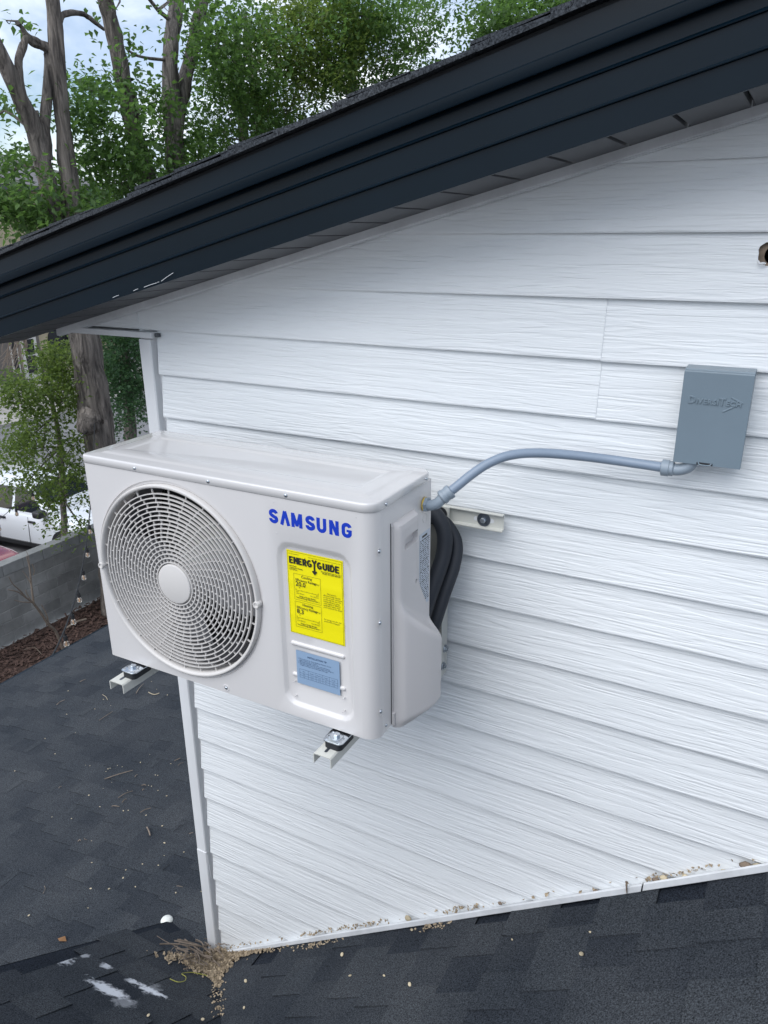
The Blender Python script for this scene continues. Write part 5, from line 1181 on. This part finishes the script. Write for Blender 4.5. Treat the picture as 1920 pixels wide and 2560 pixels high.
# ================================================================== tan building across the street
BX = -34.1
BD = empty('tan_building', (BX, 26, ZL), 'tan stucco building with grey roof and white glazed door behind trees', 'building'); bdi = Vector((-BX, -26, -ZL))
def bd(name, bm, mt, par=None):
    bmesh.ops.translate(bm, verts=bm.verts, vec=bdi); return obj(name, bm, mt, par or BD)
zt = at(0, 475, x=BX).z
bm = bmesh.new(); box(bm, BX - 12, BX, 12, 31.5, ZL, zt); wallo = bd('wall', bm, M['stucco'])
bm = bmesh.new(); box(bm, BX - 12.6, BX + .7, 11.4, 32.1, zt, zt + .22); bd('gutter', bm, M['gutter'])
bm = bmesh.new(); loft(bm, [[(BX - 12.7, 11.3, zt + .23), (BX + .8, 11.3, zt + .23), (BX + .8, 32.2, zt + .23), (BX - 12.7, 32.2, zt + .23)], [(BX - 7.5, 15, zt + 2.2), (BX - 4.5, 15, zt + 2.2), (BX - 4.5, 28, zt + 2.2), (BX - 7.5, 28, zt + 2.2)]]); bd('roof', bm, M['roofgrey'])
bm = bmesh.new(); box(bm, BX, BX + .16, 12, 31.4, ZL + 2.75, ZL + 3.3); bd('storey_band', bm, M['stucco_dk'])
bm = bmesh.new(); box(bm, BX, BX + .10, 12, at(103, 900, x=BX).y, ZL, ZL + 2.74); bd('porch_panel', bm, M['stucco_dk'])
d0, d1 = at(52, 900, x=BX).y, at(92, 900, x=BX).y; zb_, ztp = at(75, 945, x=BX).z, at(75, 836, x=BX).z
bm = bmesh.new(); box(bm, BX + .11, BX + .20, d0, d1, zb_, ztp); dr = bd('door', bm, M['whitepaint'])
bm = bmesh.new(); w_ = (d1 - d0); box(bm, BX + .201, BX + .215, d0 + .2 * w_, d1 - .2 * w_, zb_ + .28, zb_ + 1.15); bd('pane', bm, M['glass'], dr)
bm = bmesh.new(); box(bm, BX + .201, BX + .215, d0 + .2 * w_, d1 - .2 * w_, zb_ + 1.22, ztp - .2); bd('pane', bm, M['glass'], dr)
bm = bmesh.new(); box(bm, BX + .11, BX + .17, d0 - .62, d0 - .2, zb_ + .35, ztp); sl = bd('sidelight_window', bm, M['whitepaint'])
bm = bmesh.new(); box(bm, BX + .171, BX + .18, d0 - .55, d0 - .27, zb_ + .42, ztp - .07); bd('pane', bm, M['glass'], sl)
ay = at(150, 860, x=BX).y; az0 = at(150, 905, x=BX).z; r_ = .75
bm = bmesh.new(); arcv = [(ay - r_, az0), (ay + r_, az0)] + [(ay + r_ * math.cos(math.pi * k / 12), az0 + 1.2 + r_ * math.sin(math.pi * k / 12)) for k in range(13)]
loft(bm, [[(BX + .012, y, z) for y, z in arcv], [(BX + .05, y, z) for y, z in arcv]]); aw = bd('arched_window', bm, M['glass'])
for k in range(5):
    yy = 13.5 + k * 3.7
    bm = bmesh.new(); box(bm, BX + .01, BX + .08, yy, yy + 1.4, ZL + 4.6, ZL + 6.3); wn_ = bd('window', bm, M['whitepaint'])
    for (ya, yb3) in ((yy + .08, yy + .66), (yy + .74, yy + 1.32)):
        bm = bmesh.new(); box(bm, BX + .081, BX + .09, ya, yb3, ZL + 4.68, ZL + 6.22); bd('pane', bm, M['glass'], wn_)
# bare vine hanging before the porch
BV = empty('bare_vine', at(20, 900, d=36), 'bare brown twiggy vine hanging in front of the tan building', 'vine'); bi = -Vector(BV.location)
bm = bmesh.new()
for k in range(34):
    u0 = rnd.uniform(0, 70); p = [(u0, 836), (u0 - rnd.uniform(-8, 18), 870 + rnd.uniform(-10, 10)), (u0 - rnd.uniform(0, 40), 900 + rnd.uniform(-20, 40))]
    tube(bm, smoothpath([at(u, v, d=36) + bi for u, v in p], 3), 0.012, 4)
tag(obj('twigs', bm, M['twig'], BV), kind='stuff')

# ================================================================== debris on the roofs
nL = Vector((-0.2, 0, 1)); nMv = Vector((0, 0.717, 1)); nR = Vector((-0.717, 0, 1))
def onp(u, v, n, c):
    r = ray(u, v); t = (c - n.dot(CAM)) / n.dot(r); return CAM + r * t
atL = lambda u, v: onp(u, v, nL, -1.485 + .006); atM = lambda u, v: onp(u, v, nMv, -1.575 + .008); atR = lambda u, v: onp(u, v, nR, -1.259 + .008)
z2 = lambda a, b: (a * .3376, 1700 + b * .3376)
tw = [((775, 740), (985, 675), 2.2), ((875, 880), (985, 828), 2.0), ((905, 915), (938, 888), 2.4), ((1040, 988), (1120, 955), 2.2), ((1090, 1100), (1113, 1160), 3.4), ((1292, 605), (1338, 585), 1.8), ((1000, 725), (1020, 705), 1.5), ((1050, 788), (1082, 790), 2.4), ((830, 942), (885, 945), 2.2), ((420, 190), (482, 153), 1.6), ((733, 305), (835, 238), 1.4), ((592, 18), (635, 0), 1.6), ((1008, 105), (1065, 32), 1.4), ((1318, 640), (1360, 618), 1.3), ((435, 808), (458, 796), 1.6), ((578, 1202), (598, 1198), 2.0), ((1400, 1145), (1432, 1136), 1.3), ((1310, 1532), (1355, 1540), 1.4), ((1055, 825), (1070, 818), 2.0), ((625, 1178), (645, 1190), 1.6)]
for (a, b, w) in tw:
    p, q = atL(*z2(*a)), atL(*z2(*b)); r_ = w * .3376 * 3 * (p - CAM).length / F_PX / 2
    mid = p.lerp(q, .5) + Vector((rnd.uniform(-.006, .006), rnd.uniform(-.006, .006), .004))
    tag(tubeo('twig', [x + Vector((0, 0, r_ + .004)) for x in smoothpath([p, mid, q], 3)], [r_ * k for k in (1, 1, .95, .95, .9, .8, .7)], M['twig'], None, 6), 'short dry brown twig lying on the low charcoal roof', 'twig', 'twigs on the low roof')
for (lst, lab, mt, w) in (([(1100, 95), (1125, 108), (1150, 112), (1180, 102)], 'curved pale tan twig on the low roof below the bracket', M['seed'], 5), ([(760, 113), (785, 130), (797, 152)], 'thin curved pale stalk on the low roof near the bracket arm', M['seed'], 2.5), ([(1290, 1128), (1325, 1095), (1372, 1073)], 'long curved black strip on the low roof by the corner post', M['rubber'], 4), ([(1202, 1416), (1225, 1398), (1255, 1372)], 'short black strip on the low roof near the corner post', M['rubber'], 5), ([(330, 1532), (336, 1555), (320, 1588)], 'thin pale crooked stalk on the low roof above the paint smears', M['twig'], 3)):
    pp = [atL(*z2(*q)) + Vector((0, 0, .006)) for q in lst]; tag(tubeo('twig', smoothpath(pp, 4), w * .3376 * pp[0].length * 0 + w * .3376 * (pp[0] - CAM).length / F_PX / 2, mt, None, 6), lab, 'twig')
def seedmesh():
    bm = bmesh.new(); lathe(bm, [(0.0, 0.0022), (0.55, 0.0018), (0.9, 0.0010), (1.0, 0.0), (0.8, -0.001)], (0, 0, 0), 'z', 9); bmesh.ops.remove_doubles(bm, verts=bm.verts, dist=1e-6)
    for v in bm.verts: v.co.y *= .72; v.co.z *= 130
    bmesh.ops.recalc_face_normals(bm, faces=bm.faces); me = bpy.data.meshes.new('seed'); bm.to_mesh(me); bm.free(); me.materials.append(M['seed']); me.polygons.foreach_set('use_smooth', [True] * len(me.polygons)); return me
SM = seedmesh()
def seed(p, r, lab, grp):
    o = bpy.data.objects.new('seed', SM); COL.objects.link(o); o.location = p + Vector((0, 0, .002)); o.scale = (r, r, r); o.rotation_euler = (rnd.uniform(-.2, .2), rnd.uniform(-.4, 0), rnd.uniform(0, 6.28)); tag(o, lab, 'seed', grp)
sd_l = [(505, 82, 6), (494, 255, 5), (334, 435, 4), (408, 548, 4), (658, 855, 7), (1202, 1082, 9), (1218, 1208, 8), (1362, 1276, 7), (1173, 1374, 5), (680, 1354, 6), (932, 1408, 5), (912, 1467, 7), (672, 1546, 7), (808, 1548, 10), (1003, 1533, 5), (214, 1745, 8), (1302, 1577, 6), (950, 967, 5), (1082, 1003, 6), (914, 970, 5), (1235, 860, 7), (1490, 1568, 4), (1055, 1365, 5), (678, 1193, 4), (740, 940, 4), (703, 216, 4), (1240, 112, 4), (766, 145, 4), (1122, 12, 4), (110, 675, 5), (530, 1028, 5), (385, 1016, 4), (652, 1690, 4), (1216, 1302, 4), (764, 805, 3), (828, 760, 3), (945, 820, 3), (800, 660, 5), (815, 655, 4), (905, 645, 4), (870, 635, 3), (785, 680, 4), (1040, 612, 5), (1110, 553, 3), (1170, 820, 4), (1150, 705, 4), (1168, 708, 4), (1265, 622, 4), (1068, 775, 4), (1100, 782, 4), (1122, 788, 4), (666, 637, 4), (634, 632, 3), (560, 392, 3), (1160, 70, 3), (820, 190, 3)]
for (a, b, s) in sd_l:
    p = atL(*z2(a, b)); seed(p, s * .3376 * 1.5 * (p - CAM).length / F_PX / 1.5, 'small pale round seed lying on the low charcoal roof', 'seeds on the low roof')
for (u, v, s) in [(1453, 2386, 11), (1476, 2332, 6), (1024, 2462, 8), (855, 2387, 8), (875, 2440, 6), (960, 2440, 5), (1280, 2350, 4), (614, 2453, 7), (610, 2520, 5), (1030, 2326, 6)]:
    p = atR(u, v); seed(p, s * (p - CAM).length / F_PX / 1.6, 'small pale seed lying on the steep right charcoal roof', 'seeds on the steep roof')
for (u, v, s) in [(371, 2539, 6), (507, 2549, 6), (478, 2385, 4)]:
    p = atM(u, v); seed(p, s * (p - CAM).length / F_PX / 1.4, 'small pale seed lying on the paint smeared roof slope', 'seeds on the smeared slope')
# white plastic cup half under the roof edge
cp = atL(413, 2306) + Vector((0.0, 0.01, -0.004))
bm = bmesh.new(); lathe(bm, [(0.026, 0.0), (0.026, 0.006), (0.023, 0.012), (0.015, 0.018), (0.0, 0.021)], (0, 0, 0), 'z', 20); bmesh.ops.remove_doubles(bm, verts=bm.verts, dist=1e-6)
o = obj('plastic_cap', bm, M['cup'], None, 60); o.location = cp; tag(o, 'white domed plastic cap behind the edge of the smeared roof slope', 'plastic cap')
p = onp(156, 2350, nL, -1.479); bm = bmesh.new(); v = [bm.verts.new(q) for q in ((-.022, -.006, .003), (0, -.014, .008), (.024, .002, .004), (.002, .014, .010))]; bm.faces.new((v[0], v[1], v[3])); bm.faces.new((v[1], v[2], v[3])); o = obj('dead_leaf', bm, M['deadleaf']); o.location = p; tag(o, 'single brown dead leaf on the low charcoal roof', 'leaf')
pp = [atM(u, v) + Vector((0, 0, .006)) for u, v in [(425, 2450), (445, 2458), (462, 2455), (465, 2445), (455, 2437), (480, 2434), (510, 2440), (542, 2449)]]
tag(tubeo('green_stem', smoothpath(pp, 4), 0.0014, M['stem'], None, 5), 'thin yellow green stem curling on the paint smeared roof slope', 'stem')
# drift of seeds and twigs in the valley at the foot of the corner post
V, Fc = [], []
def surf(x, y): return max(ZM(y), ZR(x)) if y < .0 else max(ZLW(x), ZM(y))
def flake(p, s, tilt=.6):
    a = rnd.uniform(0, 6.28); n = Vector((rnd.gauss(0, tilt), rnd.gauss(0, tilt), 1)).normalized(); c = n.orthogonal().normalized(); d = n.cross(c); e = c * math.cos(a) + d * math.sin(a); f = n.cross(e); i = len(V); w = s * rnd.uniform(.5, .85)
    V.extend([tuple(p - e * s), tuple(p - f * w + n * s * .3), tuple(p + e * s), tuple(p + f * w + n * s * .3)]); Fc.extend([(i, i + 1, i + 2), (i, i + 2, i + 3)])
vd = Vector((.70, -.71, 0))
for _ in range(3000):
    t = min(abs(rnd.gauss(0, .075)), .22); q = rnd.gauss(.02 * max(0, 1 - t / .1), .085 * max(.10, 1 - t / .20))
    x, y = -.415 + vd.x * t + .71 * q, -.030 + vd.y * t + .70 * q
    if y > -.012: continue
    h = .045 * math.exp(-(t / .12) ** 2 - (q / .05) ** 2) * rnd.uniform(.2, 1); flake(Vector((x, y, surf(x, y) + .009 + h)), rnd.choice((rnd.uniform(.003, .006), rnd.uniform(.005, .009), rnd.uniform(.008, .013))))
for _ in range(800):
    x = -.42 + abs(rnd.gauss(0, .11)); y = -.022 - abs(rnd.gauss(0, .035)) * max(.15, 1 - (x + .42) / .25)
    flake(Vector((x, y, surf(x, y) + .010 + rnd.uniform(0, .02) * max(0, 1 - (x + .42) / .2))), rnd.uniform(.004, .009))
for _ in range(60):
    t = rnd.uniform(.18, .42); q = rnd.gauss(0, .014); x, y = -.415 + vd.x * t + .71 * q, -.03 + vd.y * t + .70 * q; flake(Vector((x, y, surf(x, y) + .010)), rnd.uniform(.003, .006), .3)
for _ in range(260):
    x = rnd.choice((rnd.uniform(-.38, 1.4), rnd.gauss(-.3, .08), rnd.gauss(.25, .05), rnd.gauss(.07, .05), rnd.gauss(.6, .04), rnd.gauss(1.17, .05)))
    if x < -.4: continue
    y = rnd.uniform(-.012, .006); flake(Vector((x, y, ZR(x) + .026 + rnd.uniform(0, .012))), rnd.uniform(.003, .007))
for _ in range(150):
    x = rnd.choice((rnd.gauss(-.15, .10), rnd.gauss(.08, .04), rnd.gauss(.52, .03))); flake(Vector((x, -.03 - abs(rnd.gauss(0, .012)), ZR(x) + .012)), rnd.uniform(.003, .006), .3)
tag(pyd('leaf_litter', V, Fc, M['litter']), 'drift of pale dry seeds in the roof valley below the corner post', 'litter', kind='stuff')
for k in range(34):
    t = abs(rnd.gauss(0, .06)); q = rnd.gauss(-.02, .05); c = Vector((-.45 + vd.x * t + .71 * q, -.05 + vd.y * t + .7 * q, 0)); a = rnd.uniform(0, 6.28); L_ = rnd.uniform(.03, .085)
    pts = []
    for s in (-1, -.3, .4, 1):
        x, y = c.x + math.cos(a) * L_ * s + rnd.gauss(0, .004), min(c.y + math.sin(a) * L_ * s * .8 + rnd.gauss(0, .004), -.02); pts.append((x, y, surf(x, y) + .030 + .03 * math.exp(-(t / .1) ** 2) + rnd.uniform(-.006, .012)))
    r_ = rnd.uniform(.0016, .0034)
    tag(tubeo('twig', smoothpath(pts, 3), [r_ * (1 - .06 * i) for i in range(10)], M['twig'], None, 5), 'dry grey brown twig in the drift at the foot of the corner post', 'twig', 'twigs in the roof valley drift')
for (lst, r_) in (([(462, 2348), (480, 2362), (497, 2378), (500, 2392)], .0022), ([(488, 2352), (505, 2358), (513, 2372), (498, 2388)], .002), ([(508, 2368), (530, 2356), (560, 2355), (590, 2362)], .0042), ([(510, 2346), (540, 2350), (570, 2352)], .0016)):
    pp = [onp(u, v, nMv, -1.575 + .045) for u, v in lst]; tag(tubeo('twig', smoothpath(pp, 3), r_, M['twig'], None, 6), 'long forked looking grey twig sticking out of the drift at the corner post', 'twig', 'long twigs in the drift')
for (u, v, s, nm) in ((1660, 2196, .011, 0), (1640, 2201, .010, 1), (1715, 2193, .010, 0), (1868, 2168, .018, 1), (1812, 2180, .009, 0), (1250, 2258, .007, 1), (1790, 2186, .006, 1), (1895, 2166, .012, 0), (1490, 2228, .008, 1), (1020, 2296, .012, 0)):
    p = at(u, v, y=-.008); bm = bmesh.new(); bmesh.ops.create_icosphere(bm, subdivisions=2, radius=1)
    for w_ in bm.verts: w_.co *= 1 + .35 * mnoise.noise(w_.co * 1.3 + Vector((u, v, 0)))
    o = obj('debris_lump', bm, M['seed'] if nm == 0 else M['wood_raw'], None, 60); o.scale = (s, s * .6, s * .7); o.location = p; tag(o, 'pale dry clump of debris caught behind the white base flashing' if nm == 0 else 'dark brown chip of debris caught behind the white base flashing', 'debris', 'pale debris on the flashing' if nm == 0 else 'dark debris on the flashing')
